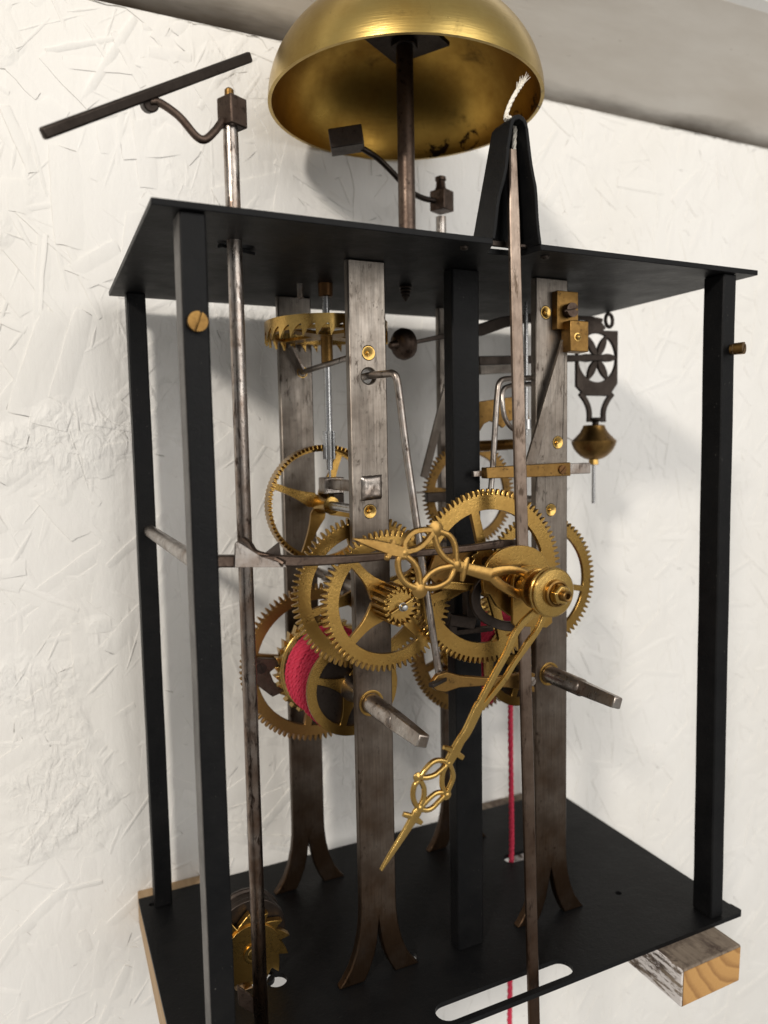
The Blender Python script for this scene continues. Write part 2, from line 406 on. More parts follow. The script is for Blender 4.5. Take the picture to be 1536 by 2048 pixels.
batten(205, 241.5, -19.5, -2.05, -14.5, 'timber_batten', 'weathered timber batten with sawn orange end grain, sticking out under the plate', BATTEN)
batten(-.7, 36, -20, -2.05, -12, 'timber_batten', 'pale timber batten under the left edge of the black bed plate', PINE, 1.5)

# ------------------------------------------------------------------ the clock
H = 297.4; D = 141.2; W = 260.0
clock = empty('clock_movement', (130, 70, -2), 'antique clock movement with brass wheels in an open black iron frame', 'clock')
part = clock

# plates
XY = lambda u, v, w: Vector((u, v, w))
def slot(x0, x1, y0, y1, n=10):
    rr = (y1 - y0) / 2; cy = (y0 + y1) / 2
    return [(x1 - rr + rr * math.sin(a), cy - rr * math.cos(a)) for a in [PI * i / n for i in range(n + 1)]] + [(x0 + rr - rr * math.sin(a), cy + rr * math.cos(a)) for a in [PI * i / n for i in range(n + 1)]]
bed_out = [(0, 0), (258.5, -.3), (260.5, 1.2), (260, 6.5), (259.2, 7.2), (260, D), (0, D + .5)]
bed_holes = [slot(97, 163, 2.5, 12.6), circ(46, 55, 4.3, 24), circ(217.6, 37.7, 1.6, 16), slot(184, 206, 84, 92), circ(5.5, 134, 1.4, 12), circ(103, 43, 3.2, 20), slot(28, 46, 55, 63)]
MB().prism(bed_out, bed_holes, -2.0, 0, XY).build('bed_plate', BLACK, part, bevel=.25)
top_out = [(0, 0), (120.5, 0), (126.2, 12.2), (139.8, 11.2), (142, 0), (260, 0), (260, D), (0, D)]
MB().prism(top_out, [slot(28, 41, 33, 38)], H, H + 2.2, XY).build('top_plate', BLACK, part, bevel=.25)
# posts
def post(x0, x1, y0, y1, name='corner_post'):
    m = MB(); n = 14
    for i in range(n):
        pass
    zs = [H * i / n for i in range(n + 1)]
    pts = [((x0 + x1) / 2 + R_.uniform(-.12, .12), (y0 + y1) / 2 + R_.uniform(-.1, .1), z) for z in zs]
    hx, hy = (x1 - x0) / 2, (y1 - y0) / 2
    m.sweep(pts, [(-hy, -hx), (hy, -hx), (hy, hx), (-hy, hx)], up=(0, 1, 0))
    return m.build(name, BLACK, part, bevel=.7)
fl_post = post(8.2, 16.6, 2, 12.5); fl_post.data.materials.append(POST_SIDE)
for pg in fl_post.data.polygons:
    if pg.normal.x < -.9: pg.material_index = 1
post(6.6, 15.0, 129, 137.5); post(241.2, 249.0, 2, 13); post(240, 248.4, 127, 136)
post(123.8, 137, 35.5, 43, 'centre_post')
# steel bars with split feet
def steel_bar(x0, x1, y0, y1, holes=(), label=None):
    w = x1 - x0; c = (x0 + x1) / 2
    L = [(x0, H), (x0, 34)] + [(x0 - .2, 28), (x0 - 1.0, 21), (x0 - 2.6, 14), (x0 - 5.2, 7.5), (x0 - 8.4, 2.6), (x0 - 10.6, .1)]
    Li = [(x0 + 1.0, .1), (x0 + 3.4, 4.5), (x0 + 5.8, 10.5), (x0 + 7.2, 16.5), (c - .12, 23.5)]
    mir = lambda P: [(2 * c - a, b) for a, b in P][::-1]
    out = L + Li + mir(Li)[1:] + mir(L)
    hs = [circ(hx, hz, hr, 20) for hx, hz, hr in holes]
    o = MB().prism(out[::-1], hs, y0, y1).build('steel_bar', STEEL, part, label, bevel=.6)
    return o
AX_L, AX_R, AX_C = 85.6, 174.4, 131.0
FB0, FB1, BB0, BB1 = 37.0, 41.0, 113.0, 117.0
b1 = steel_bar(78, 94.2, FB0, FB1, [(86.2, 252.5, 3.0), (86.3, 261.5, 2.5), (85.6, 198.6, 2.5)])
b2 = steel_bar(167, 184.6, FB0, FB1, [(172.5, 282.3, 2.5), (179.1, 225.0, 2.5), (175.3, 194.6, 2.5)])
b3 = steel_bar(73.2, 90, BB0, BB1); b4 = steel_bar(161, 178, BB0, BB1)

def cyl(o, ax, prof, name, mat, parent=part, seg=32, **k): return MB().lathe(o, ax, prof, seg).build(name, mat, parent, **k)
FWD = (0, -1, 0)
def bush(parent, x, z, rr=2.7, y=FB0):
    m = MB(); m.lathe((x, y, z), FWD, [(-1, rr), (.14, rr), (.16, rr - .25), (-.7, .75), (-.72, .7), (-.1, .55), (.05, .3), (.08, 0)], 28)
    return m.build('pivot_bush', BRASS_BRIGHT, parent)
for (x, z) in ((86.3, 261.5), (85.6, 198.6)): bush(part, x, z)
for (x, z) in ((172.5, 282.3), (179.1, 225.0), (175.3, 194.6)): bush(part, x, z)
for px, py in ((1092, 1698), (1110, 1696)):
    q = at(px, py, FB0 - .1); MB().lathe(q, FWD, [(0, .5), (.25, .4), (.3, 0)], 10).build('rivet', STEEL, part)

# ------------------------------------------------------------------ wheels
def gear_outline(x, z, ro, depth, n, ph=0.0):
    out = []; rr = ro - depth; p = 2 * PI / n
    for i in range(n):
        a = ph + p * i
        for da, q in ((-.34, 0), (-.27, .30), (-.22, .62), (-.12, .92), (0, 1), (.12, .92), (.22, .62), (.27, .30), (.34, 0)):
            out.append((x + (rr + depth * q) * math.cos(a + da * p), z + (rr + depth * q) * math.sin(a + da * p)))
    return out
def ratchet_outline(x, z, ro, depth, n, ph=0.0, sgn=1):
    out = []; p = 2 * PI / n
    for i in range(n):
        for da, q in ((0, 1), (.06, 0), (.45, .32), (.75, .66)):
            out.append((x + (ro - depth * (1 - q)) * math.cos(sgn * (ph + p * (i + da))), z + (ro - depth * (1 - q)) * math.sin(sgn * (ph + p * (i + da)))))
    return out if sgn > 0 else out[::-1]
def windows(x, z, ri, rh, n, a0, w0, w1, pw=3.0):
    hs = []
    for k in range(n):
        t0 = a0 + 2 * PI * k / n; t1 = a0 + 2 * PI * (k + 1) / n
        def hw(q): return w0 + (w1 - w0) * ((ri - q) / (ri - rh)) ** pw
        e0 = []; e1 = []
        for i in range(9):
            q = ri + (rh - ri) * i / 8
            dl = math.asin(min(.95, hw(q) / q)); lim = PI / n - .02
            dl = min(dl, lim); e0.append((q, t0 + dl)); e1.append((q, t1 - dl))
        arc = [(ri, e1[0][1] + (e0[0][1] - e1[0][1]) * i / 14) for i in range(1, 14)]
        pl = e0 + e1[::-1] + arc
        hs.append([(x + q * math.cos(a), z + q * math.sin(a)) for q, a in pl])
    return hs
def gear(name, x, z, y, th, ro, depth, n, rim, spokes, a0, w0=1.7, w1=3.6, rh=5.0, mat=BRASS, ph=0.0, parent=part, label=None, hub=None, pw=3.0):
    o = MB().prism(gear_outline(x, z, ro, depth, n, ph), windows(x, z, ro - depth - rim, rh, spokes, a0, w0, w1, pw), y - th / 2, y + th / 2).build(name, mat, parent, label, bevel=.13, seg=1)
    if hub: MB().lathe((x, y, z), FWD, hub, 28).build('hub', BRASS_BRIGHT, o)
    return o
def pinion(x, z, y0, y1, ro, n, name='pinion', mat=STEEL_ROD, parent=part):
    return MB().prism(gear_outline(x, z, ro, ro * .38, n), [], y0, y1).build(name, mat, parent, bevel=.08, seg=1)
def arbor(x, z, y0, y1, rr, mat=STEEL_ROD, parent=part, name='arbor'):
    return MB().lathe((x, y0, z), (0, 1, 0), [(0, rr * .7), (.6, rr), (y1 - y0 - .6, rr), (y1 - y0, rr * .7)], 20).build(name, mat, parent)
rad = math.radians
# left train: warning wheel in front of the bar with its lantern, wheel behind the bar, on one arbor
fw = gear('gear_wheel', 86.4, 164.6, 23.6, 1.9, 28.0, 2.6, 72, 4.6, 4, rad(42), 1.7, 6.4, 5.2, pw=3.4, label='brass wheel with crown of pins in front of the left steel bar')
cr = MB()
for i in range(18):
    a = 2 * PI * i / 18
    cr.box((86.4 + 7.0 * math.cos(a), 16.8 + .5 * math.sin(5 * a), 164.6 + 7.0 * math.sin(a)), (1.3, 12.0, 1.25), Matrix.Rotation(-a, 3, 'Y'))
cr.build('crown_pins', BRASS, fw, bevel=.15, seg=1)
MB().prism(ratchet_outline(86.4, 164.6, 7.0, 2.1, 18, PI / 18), [], 11.8, 12.9).build('crown_disc', BRASS, fw, bevel=.12, seg=1)
MB().lathe((86.4, 23, 164.6), FWD, [(0, 2.1), (13, 1.7), (13.2, 1.4), (14.4, 1.35), (15.0, 1.0), (15.2, 0)], 24).build('pivot', STEEL_CLEAN, fw)
MB().tube([(81.8, 10.9, 162.3), (90.8, 10.9, 167.0)], .42, 8).build('taper_pin', BRASS_BRIGHT, fw)
gear('gear_wheel', 86.4, 164.4, 45.2, 2.0, 32.3, 2.7, 80, 5.2, 4, rad(15), 1.6, 3.2, 5.0, label='toothed brass wheel just behind the left steel bar')
ar = arbor(86.4, 164.4, 25, 116, 2.3); pinion(86.4, 164.4, 66, 84, 5.4, 10, parent=ar)
# centre motion wheel
cw = gear('gear_wheel', 130.4, 170.8, 20.0, 2.0, 36.1, 2.6, 92, 6.0, 4, rad(104), 1.9, 2.6, 8.0, label='broad brass motion wheel behind the hands')
MB().lathe((130.4, 20, 170.8), FWD, [(-2, 8.6), (.2, 8.6), (1.4, 8.2), (1.5, 5.5), (20, 5.0), (20.5, 3.2), (45, 3.2)], 32).build('hour_pipe', BRASS, cw)
ar = arbor(130.7, 171, -27, 60, 2.2)
# right train wheel behind the bar
gear('gear_wheel', 174.6, 160.3, 45.2, 2.0, 32.2, 2.4, 78, 4.2, 4, rad(-12), 1.4, 3.0, 5.0, label='brass wheel half hidden behind the right steel bar')
ar = arbor(174.6, 160.3, 41, 116, 2.3); pinion(174.6, 160.3, 66, 84, 5.4, 10, parent=ar)
# upper right wheel
gear('gear_wheel', 173, 198.8, 103.5, 1.9, 28.2, 2.5, 72, 4.2, 4, rad(172), 1.5, 3.4, 4.6, mat=BRASS_DARK, label='dull brass wheel high up behind the centre post')
ar = arbor(174, 198.6, 41, 116, 2.0)
# contrate wheel
ct = gear('contrate_wheel', 84.6, 198.6, 90.4, 1.7, 27.3, .3, 90, 2.6, 4, rad(68), 1.5, 4.6, 4.4, pw=3.0, label='brass contrate wheel with its teeth pointing forward')
ctm = MB(); xo, zo = 84.6, 198.6
def ring_wall(m, x, z, r0, r1, y0, y1, n, depth):
    """cylinder wall facing -y with square teeth cut in the y0 edge"""
    vs = []; fs = []; N = n * 4
    for i in range(N):
        a = 2 * PI * i / N; yy = y0 if (i % 4) < 2 else y0 + depth
        for q in (r0, r1):
            vs.append((x + q * math.cos(a), yy, z + q * math.sin(a))); vs.append((x + q * math.cos(a), y1, z + q * math.sin(a)))
    for i in range(N):
        b = 4 * i; c = 4 * ((i + 1) % N)
        if (i % 4) in (1, 3):      # vertical tooth flank, nearly
            pass
        fs += [(b, b + 1, c + 1, c), (b + 2, c + 2, c + 3, b + 3), (b, c, c + 2, b + 2), (b + 1, b + 3, c + 3, c + 1)]
    m.add(vs, fs)
ring_wall(ctm, xo, zo, 25.9, 27.4, 82.6, 89.6, 84, 2.6)
ctm.build('tooth_rim', BRASS, ct)
MB().lathe((xo, 91, zo), FWD, [(0, 4.6), (2, 4.6), (6, 3.7), (12, 3.4), (12.2, 3.9), (13.6, 3.9), (13.8, 2.8)], 28).build('hub', BRASS_BRIGHT, ct)
ar = arbor(84.9, 198.6, 41, 113.5, 2.0, mat=STEEL_CLEAN)
pinion(86, 164.4 + 0, 86, 87, .5, 6) if False else None

# winding barrels
def barrel(x, z, label_w, mesh_cord=True):
    g = gear('great_wheel', x, z, 102, 2.6, 39.0, 2.9, 88, 5.0, 4, rad(-12 if x < 120 else 20), 1.8, 4.2, 7.0, mat=WHEELB if x < 120 else BRASS_DARK, label=label_w)
    MB().prism(ratchet_outline(x, z, 24.3, 2.6, 34, .1, -1), [circ(x, z, 15, 40)], 94.5, 99.0).build('ratchet_wheel', BRASS_BRIGHT, g, bevel=.12, seg=1)
    MB().lathe((x, 94.4, z), FWD, [(0, 22.3), (2.4, 22.3), (2.9, 21.6), (3.0, 19.0)], 56).build('end_cap', BRASS_BRIGHT, g)
    MB().lathe((x, 91.4, z), FWD, [(0, 20.6), (2.2, 20.6), (2.3, 19.0)], 56).build('spacer_ring', IRON, g)
    MB().lathe((x, 90, z), FWD, [(0, 17.0), (31, 17.0)], 48).build('drum', IRON, g)
    MB().prism(circ(x, z, 21.2, 72), windows(x, z, 17.0, 5.0, 4, rad(72), 1.5, 4.2), 57.0, 59.0).build('flange', BRASS, g, bevel=.2, seg=1)
    MB().lathe((x, 60, z), FWD, [(-20, 6), (4, 6), (10, 4.8), (17, 4.4), (18.5, 4.3)], 28).build('arbor', STEEL_ROD, g)
    return g
LZ = 120.3
gl = barrel(AX_L - .7, LZ, 'stained brass great wheel carrying the drum of red cord')
gr = barrel(AX_R - .4, 118.8, 'dark great wheel behind the black centre post')
cm = MB(); path = []
turns = 13; n = 44
for i in range(turns * n + 1):
    a = 2 * PI * i / n; yy = 88.3 - 27.8 * i / (turns * n)
    q = 20.0 + .25 * math.sin(a * .37) + .18 * math.sin(a * 1.9)
    path.append((AX_L - .7 + q * math.cos(a), yy, LZ + q * math.sin(a)))
def strand(path, rr, tw, nst, per, seg=6):
    m = MB()
    for s in range(nst):
        pts = []
        for i, p in enumerate(path):
            p = Vector(p); q = Vector(path[min(i + 1, len(path) - 1)]) - Vector(path[max(i - 1, 0)]); q.normalize()
            e1 = q.cross(Vector((0, 1, .02)) if abs(q.y) < .8 else Vector((1, 0, 0))).normalized(); e2 = q.cross(e1)
            ph = 2 * PI * (s / nst + i / per)
            pts.append(p + (e1 * math.cos(ph) + e2 * math.sin(ph)) * rr * tw)
        m.tube(pts, rr * .62, seg)
    return m
fine = []
turns_n = 150
for i in range(turns * turns_n + 1):
    a = 2 * PI * i / turns_n; yy = 88.2 - 27.6 * i / (turns * turns_n)
    q = 20.0 + .45 * math.sin(a * .37) + .2 * math.sin(a * 1.9)
    fine.append((AX_L - .7 + q * math.cos(a), yy + .25 * math.sin(a * .5), LZ + q * math.sin(a)))
strand(fine, .98, .60, 3, 7, 5).build('cord_winding', RED, gl)
# short winding on the right drum
fine = []
for i in range(12 * 92 + 1):
    a = 2 * PI * i / 92; yy = 88.2 - 26 * i / (12 * 92); q = 19.6 + .3 * math.sin(a * .3)
    fine.append((AX_R - .4 + q * math.cos(a), yy, 118.8 + q * math.sin(a)))
strand(fine, 1.2, .55, 3, 6.5, 5).build('cord_winding', RED, gr)
# click and its screw on the left great wheel
cx, cz = AX_L - .7, LZ
def pol(q, a): return (cx + q * math.cos(rad(a)), cz + q * math.sin(rad(a)))
q0 = at(521, 1335, 97.5)
MB().prism([(q0.x - 5, q0.z + 9), (q0.x - 2, q0.z + 5), (q0.x + 8, q0.z + 3), (q0.x + 8, q0.z), (q0.x + 4, q0.z - 2.5), (q0.x + 6, q0.z - 8), (q0.x + 11, q0.z - 11.5), (q0.x + 10, q0.z - 13), (q0.x + 5, q0.z - 14.5), (q0.x - 1, q0.z - 9), (q0.x - 4.5, q0.z - 3), (q0.x - 5.5, q0.z + 3)][::-1], [], 96, 99.6).build('click', IRON_BROWN, gl, bevel=.2)
def screw(p, ax, rr, th, mat, parent=part, slot_dir=(1, 0, .6), name='screw', shank=0):
    ax = Vector(ax).normalized(); p = Vector(p); sd = Vector(slot_dir); sd = (sd - ax * sd.dot(ax)).normalized()
    side = ax.cross(sd)
    m = MB()
    # head as two halves leaving the driver slot
    for sg in (1, -1):
        ol = []
        for i in range(17):
            a = PI * i / 16; u, v = rr * math.cos(a), rr * math.sin(a)
            if v < rr * .13: v = rr * .13
            ol.append((u, v * sg))
        if sg < 0: ol = ol[::-1]
        fr = lambda u, v, w: p + sd * u + side * v + ax * w
        m.prism(ol, [], th * .45, th, fr)
    m.lathe(p, ax, [(-shank, rr * .6), (-.01, rr * .6), (0, rr * .985), (th * .5, rr * .985)], 24)
    return m.build(name, mat, parent, bevel=.12, seg=1)
screw((q0.x, 96, q0.z), FWD, 2.4, .9, IRON, gl, (1, 0, -3))
# winding squares
def square(x, z, y0, ln):
    m = MB()
    m.lathe((x, FB1 + 6, z), FWD, [(0, 4.1), (FB1 + 6 - 14.5, 3.9), (FB1 + 6 - 13.2, 3.0)], 28)
    k = 28
    secs = []
    pts = [(x, 18, z), (x, 14, z), (x, y0 + 1, z), (x, y0, z)]
    for hw in (3.0, 3.1, 2.45, 2.05): secs.append([(-hw, -hw * .95), (hw, -hw * .95), (hw, hw * .95), (-hw, hw * .95)])
    m.sweep(pts, secs, up=(.35, 0, 1))
    o = m.build('winding_square', STEEL_ROD, part, bevel=.35)
    MB().lathe((x, FB0 + 1, z), FWD, [(0, 5.4), (1.3, 5.4), (1.4, 4.9), (1.2, 4.25), (0, 4.2)], 36).build('collar', BRASS, o)
square(84.4, 119.8, -8.5, 0); square(174.2, 118.8, -8.0, 0)

# ------------------------------------------------------------------ motion work, snail and hands
sn = [(130.8 + (15.3 + .7 * math.sin(3 * a)) * math.cos(a), 171 + (15.3 + .7 * math.sin(3 * a)) * math.sin(a)) for a in [rad(-25) + rad(215) * i / 30 for i in range(31)]]
sn += [(118.5, 168), (121.5, 163), (128, 158.2), (136, 158.6), (143, 162)]
MB().prism(sn, [], .2, 2.0).build('snail_cam', BRASS, part, bevel=.2)
dp = [at(1022, 1160, -3), at(1026, 1144, -3), at(1044, 1132, -3), at(1070, 1130, -3), at(1098, 1150, -3), at(1100, 1244, -3), at(1088, 1254, -3), at(1026, 1251, -3), at(1021, 1245, -3)]
MB().prism([(q.x, q.z) for q in dp][::-1], [], -4.6, -3.0).build('cam_plate', BRASS, part, bevel=.2)
rg = [at(px, py, 8.5) for px, py in ((984, 1152), (962, 1166), (949, 1192), (956, 1222), (980, 1242), (1012, 1252), (1040, 1250))]
MB().sweep(catmull(rg, 5), [(-1.1, -1.9), (1.1, -1.9), (1.1, 1.9), (-1.1, 1.9)], up=(0, 1, 0)).build('cam_follower', IRON, part, bevel=.3)
MB().bar(at(912, 1150, 27), at(912, 1236, 27), 3, 3).build('detent', IRON, part, bevel=.2) if False else None
a_, b_ = at(900, 1232, 30), at(945, 1252, 30)
q = at(922, 1218, 30)
m = MB(); m.bar(at(938, 1150, 30), at(940, 1246, 30), 5, 4, (0, 1, 0)); m.bar(at(897, 1238, 31), at(948, 1246, 29), 4, 5); m.bar(at(902, 1238, 32), at(902, 1268, 32), 4, 4, (0, 1, 0)); m.bar(at(900, 1266, 33), at(985, 1256, 29), 2.2, 2.4)
m.build('strike_detent', IRON, part, bevel=.35)
m = MB(); m.bar(at(868, 1205, 27), at(948, 1160, 25), 1.6, 4.2); m.build('rack_arm', BRASS, part, bevel=.2)
m = MB(); m.bar(at(880, 1168, 13), at(1010, 1180, 11), 3.4, 3.2, w2=3, h2=2.4); m.build('rack_tail', BRASS, part, bevel=.3)
pl_ = [at(868, 1098, 17), at(900, 1092, 17), at(968, 1096, 17), at(985, 1112, 17), at(960, 1150, 17), at(935, 1172, 17), at(880, 1180, 17), at(850, 1150, 17)]
MB().prism([(q.x, q.z) for q in pl_][::-1], [], 14.5, 16.5).build('bridge_plate', BRASS_DARK, part, bevel=.2)
sr = at(968, 1122, 12)
MB().prism(ratchet_outline(sr.x, sr.z, 6.8, 1.7, 12, .2), [circ(sr.x, sr.z, 2, 14)], 10.8, 12).build('star_wheel', BRASS, part, bevel=.1, seg=1)

# hand boss: collet, discs, nut
HB = (131.0, 0, 171.0)
bo = MB().lathe((131, -19.2, 171), FWD, [(0, 8.9), (.3, 9.15), (1.2, 9.15), (1.5, 8.8), (1.55, 8.3), (1.7, 8.2), (2.0, 8.9), (2.9, 8.9), (3.3, 8.4), (3.5, 5.0), (4.6, 4.7), (4.7, 4.4)], 56).build('hand_boss', BRASS_BRIGHT, part, angle=30)
MB().lathe((131, -22.9, 171), FWD, [(0, 4.9), (1.5, 4.8), (1.7, 4.2), (1.2, 3.9), (.9, 3.0)], 32).build('washer', BRASS_DARK, bo)
MB().lathe((131, -23.6, 171), FWD, [(0, 3.7), (3.6, 3.7), (4.1, 3.1)], 6).build('hex_nut', BRASS_BRIGHT, bo, bevel=.15)
MB().lathe((131, -27, 171), FWD, [(0, 2.1), (2.8, 2.0), (3.1, 1.7), (2.9, 1.1), (1.2, .9), (1.1, 0)], 20).build('arbor_tip', BRASS_DARK, bo)
def hand(name, y, conv, strokes, blobs, root, label, th=.75):
    m = MB()
    for si, (pts, w) in enumerate(strokes):
        P = catmull([at(*conv(a, b), y) for a, b in pts], 7)
        n = len(P); ws = w if isinstance(w, (list, tuple)) else [w, w]
        rr = []
        for i in range(n):
            s = i / (n - 1) * (len(ws) - 1); k = min(int(s), len(ws) - 2); rr.append(ws[k] + (ws[k + 1] - ws[k]) * (s - k))
        ring = []
        for x in rr:
            e = min(.32, x * .55); k = th * .55
            h_ = th * (1 - .022 * si); ring.append([(-h_, -x), (h_ * .45, -x), (h_, -x + e), (h_, x - e), (h_ * .45, x), (-h_, x)])
        m.sweep(P, ring, up=(0, -1, 0))
    for (a, b), rr in blobs:
        q = at(*conv(a, b), y); m.lathe(q + Vector((0, th * 1.1, 0)), FWD, [(0, rr * .5), (th * .6, rr * .95), (th * 1.2, rr), (th * 2.0, rr * .6), (th * 2.25, 0)], 18)
    return m.build(name, BRASS_BRIGHT if name == 'minute_hand' else HANDB, part, label, angle=50)
HANDB = metal('gilt_brass', (.42, .255, .08), (.31, .175, .052), (.16, .09, .03), .24, .42, sc=90, spot=.66)
YH = -11.5
ch = lambda a, b: (680 + a / 3.2, 1040 + b / 3.2)
PW = 1.0
hour_strokes = [
    ([(85, 120), (200, 150), (340, 190), (425, 212)], [.3, 1.5, 2.2, 1.8]),
    ([(342, 128), (330, 175), (306, 236)], [.7, 1.3, 1.0]),
    ([(415, 205), (415, 140), (470, 78), (545, 62), (610, 66)], [PW, PW, PW]), ([(410, 205), (490, 185), (550, 140), (600, 72)], [PW, PW]),
    ([(625, 70), (700, 100), (738, 170), (745, 285)], [PW, PW]), ([(600, 80), (625, 170), (670, 240), (745, 290)], [PW, PW]),
    ([(400, 210), (372, 270), (385, 350), (430, 410), (505, 440)], [PW, PW]), ([(400, 215), (470, 270), (505, 340), (515, 440)], [PW, PW]),
    ([(510, 430), (600, 435), (680, 400), (720, 350), (740, 292)], [PW, PW]), ([(520, 420), (570, 350), (640, 310), (740, 292)], [PW, PW]),
    ([(818, 238), (800, 300), (782, 392)], [.6, 1.5, .6]),
    ([(735, 285), (850, 322), (965, 350)], [1.8, 2.2, 2.6]),
    ([(955, 345), (1020, 325), (1100, 318), (1180, 340), (1240, 385)], [2.0, 1.7, 1.5, 1.8]),
    ([(960, 350), (1020, 410), (1095, 455), (1160, 480), (1230, 470)], [2.0, 1.7, 1.8, 2.2]),
    ([(1080, 480), (1130, 462), (1215, 440)], [.7, 1.0, 1.2])]
hh = hand('hour_hand', YH, ch, hour_strokes, [((613, 62), 3.0), ((512, 446), 3.1), ((745, 288), 2.5), ((410, 210), 2.5), ((304, 240), 1.2)], None, 'pierced brass hour hand pointing left')
MB().lathe((131, -13.6, 171), FWD, [(-8, 4.4), (-1.5, 4.6), (-1.4, 7.6), (.4, 7.6), (.6, 7.0), (.7, 4.2), (5.4, 4.0)], 40).build('hub', BRASS, hh)
YM = -18.4
cm_ = lambda a, b: (740 + a / 6.827, 1460 + b / 6.827)
c4 = lambda a, b: (740 + (800 + a / 4.8 - 740), 1200 + b / 4.8)
def c4to(a, b): X, Y = 800 + a / 4.8, 1200 + b / 4.8; return ((X - 740) * 6.827, (Y - 1460) * 6.827)
arm1 = [c4to(*p) for p in ((1345, 60), (1300, 110), (1180, 220), (1095, 345), (1020, 520), (930, 680), (850, 830), (745, 1030))]
arm2 = [c4to(*p) for p in ((1400, 100), (1375, 170), (1320, 290), (1240, 400), (1180, 490), (1090, 620), (1010, 750), (900, 890), (780, 1040))]
PM = .82
min_strokes = [
    (arm1, [1.5, 1.3, 1.25, 1.15, 1.2, 1.2]), (arm2, [1.35, 1.1, 1.3, .95, 1.1, 1.05]),
    ([c4to(790, 970), c4to(750, 1040), (1330, 10), (1235, 150), (1160, 290), (1110, 380), (1065, 460)], [1.6, 1.9, 1.75, 1.65, 1.9, 1.7, 1.6]),
    ([(1005, 240), (1080, 262), (1150, 300), (1265, 378)], [.6, 1.0, 1.3, 1.0]),
    ([(1070, 440), (960, 415), (860, 440), (760, 540), (690, 640)], [PM, PM]), ([(1060, 470), (960, 560), (880, 620), (780, 650), (690, 650)], [PM, PM]),
    ([(1080, 450), (1125, 560), (1135, 660), (1090, 780), (1050, 870)], [PM, PM]), ([(1050, 470), (1000, 580), (985, 720), (1000, 800), (1040, 880)], [PM, PM]),
    ([(680, 680), (610, 760), (590, 900), (620, 1010), (670, 1070)], [PM, PM]), ([(690, 690), (740, 800), (735, 930), (700, 1010), (670, 1070)], [PM, PM]),
    ([(680, 1080), (760, 990), (830, 920), (920, 860), (1030, 860)], [PM, PM]), ([(680, 1080), (780, 1095), (860, 1060), (940, 980), (1030, 890)], [PM, PM]),
    ([(690, 1040), (640, 1130), (590, 1215), (480, 1400), (300, 1680), (150, 1915)], [1.2, 1.7, 1.6, 1.3, .95, .35]),
    ([(455, 1150), (540, 1175), (620, 1215), (705, 1270)], [.75, 1.0, 1.2, .7])]
mh = hand('minute_hand', YM, cm_, min_strokes, [((655, 645), 1.75), ((1050, 890), 1.75), ((1070, 455), 1.4), ((675, 1065), 1.5)], None, 'long pierced brass minute hand pointing to lower left')

# ------------------------------------------------------------------ strike lever and its arbor on the left posts
az = 186.8
lv = MB(); lv.lathe((12.2, 130, az), FWD, [(0, 2.9), (118, 2.9)], 20)
lv = lv.build('lever_arbor', STEEL_ROD, part)
yl = 11.5
m = MB()
P = [Vector((10.5, yl, az)), at(440, 1122, yl), at(480, 1122, yl), at(560, 1121, yl), at(590, 1122, yl), at(640, 1121, yl), at(700, 1118, yl), at(780, 1111, yl), at(860, 1104, yl), at(940, 1096, yl), at(1000, 1088, yl), at(1045, 1084, yl)]
hs = [2.1, 2.0, 2.0, 1.9, 1.8, 1.7, 1.5, 1.35, 1.3, 1.4, 1.7, .9]; tk = [2.3, 2.3, 2.2, 2.2, 2.0, 1.6, 1.6, 1.5, 1.4, 1.4, 1.6, 1.2]
m.sweep(P, [[(-h, -t), (h, -t), (h, t), (-h, t)] for h, t in zip(hs, tk)], up=(0, 0, 1))
lev = m.build('strike_lever', IRON_BROWN, part, 'long dark steel lever crossing behind the hour hand', bevel=.6)
w_ = [at(470, 1086, 9), at(474, 1083, 9), at(520, 1112, 9), at(568, 1128, 9), at(572, 1134, 9), at(468, 1134, 9)]
MB().prism([(q.x, q.z) for q in w_][::-1], [], 8.2, 9.6).build('wedge_plate', STEEL_ROD, lev, bevel=.15)
w_ = [at(532, 1104, 16), at(557, 1084, 16), at(562, 1120, 16), at(540, 1128, 16)]
MB().prism([(q.x, q.z) for q in w_][::-1], [], 15, 16.2).build('wedge_plate', IRON, lev, bevel=.15)
MB().tube(catmull([at(488, 1080, 24), at(500, 1090, 20), at(512, 1106, 15), at(545, 1116, 11), at(568, 1128, 8)], 5), [1.25] * 21, 10).build('lifting_pin', IRON_BROWN, lev)

# ------------------------------------------------------------------ upright hammer rod on the left with its bar on top
rx, ry = 32.2, 29.5
m = MB()
m.lathe((rx, ry, 1), (0, 0, 1), [(0, 1.0), (1.5, 1.9), (3, 2.75), (H + 33, 2.65), (H + 37, 2.5), (H + 38.5, 2.2)], 20)
rod = m.build('hammer_rod', RODM, part, 'upright steel rod beside the left front post')
zb = 339.5
rb = Matrix.Rotation(rad(28), 3, 'Z')
MB().box((rx + .8, ry, zb + 1), (7.4, 7.4, 9.8), rb).build('block', IRON_BROWN, rod, bevel=.5)
MB().lathe((rx, ry, zb + 6), (0, 0, 1), [(0, 1.7), (2.6, 1.6), (3.2, 1.0)], 14).build('rod_end', BRASS_DARK, rod)
wp = [at(446, 240, 29), at(430, 262, 27.5), at(410, 279, 26.5), at(392, 272, 26.5), at(365, 240, 27), at(345, 222, 27.5), at(318, 205, 28), at(300, 203, 28)]
MB().tube(catmull(wp, 6), 1.35, 12).build('wire_arm', IRON_BROWN, rod)
A_, B_ = at(500, 114, 42), at(84, 268, 13)
dirv = (A_ - B_).normalized()
bm_ = MB().bar(B_, A_, 2.4, 3.5, (0, -.2, 1)).build('flail_bar', IRON, rod, bevel=.7)
MB().lathe(at(300, 208, 29.5), (.1, -1, -.3), [(-3, 2.7), (1.5, 2.7), (2, 2.2)], 18).build('stud', IRON, rod)
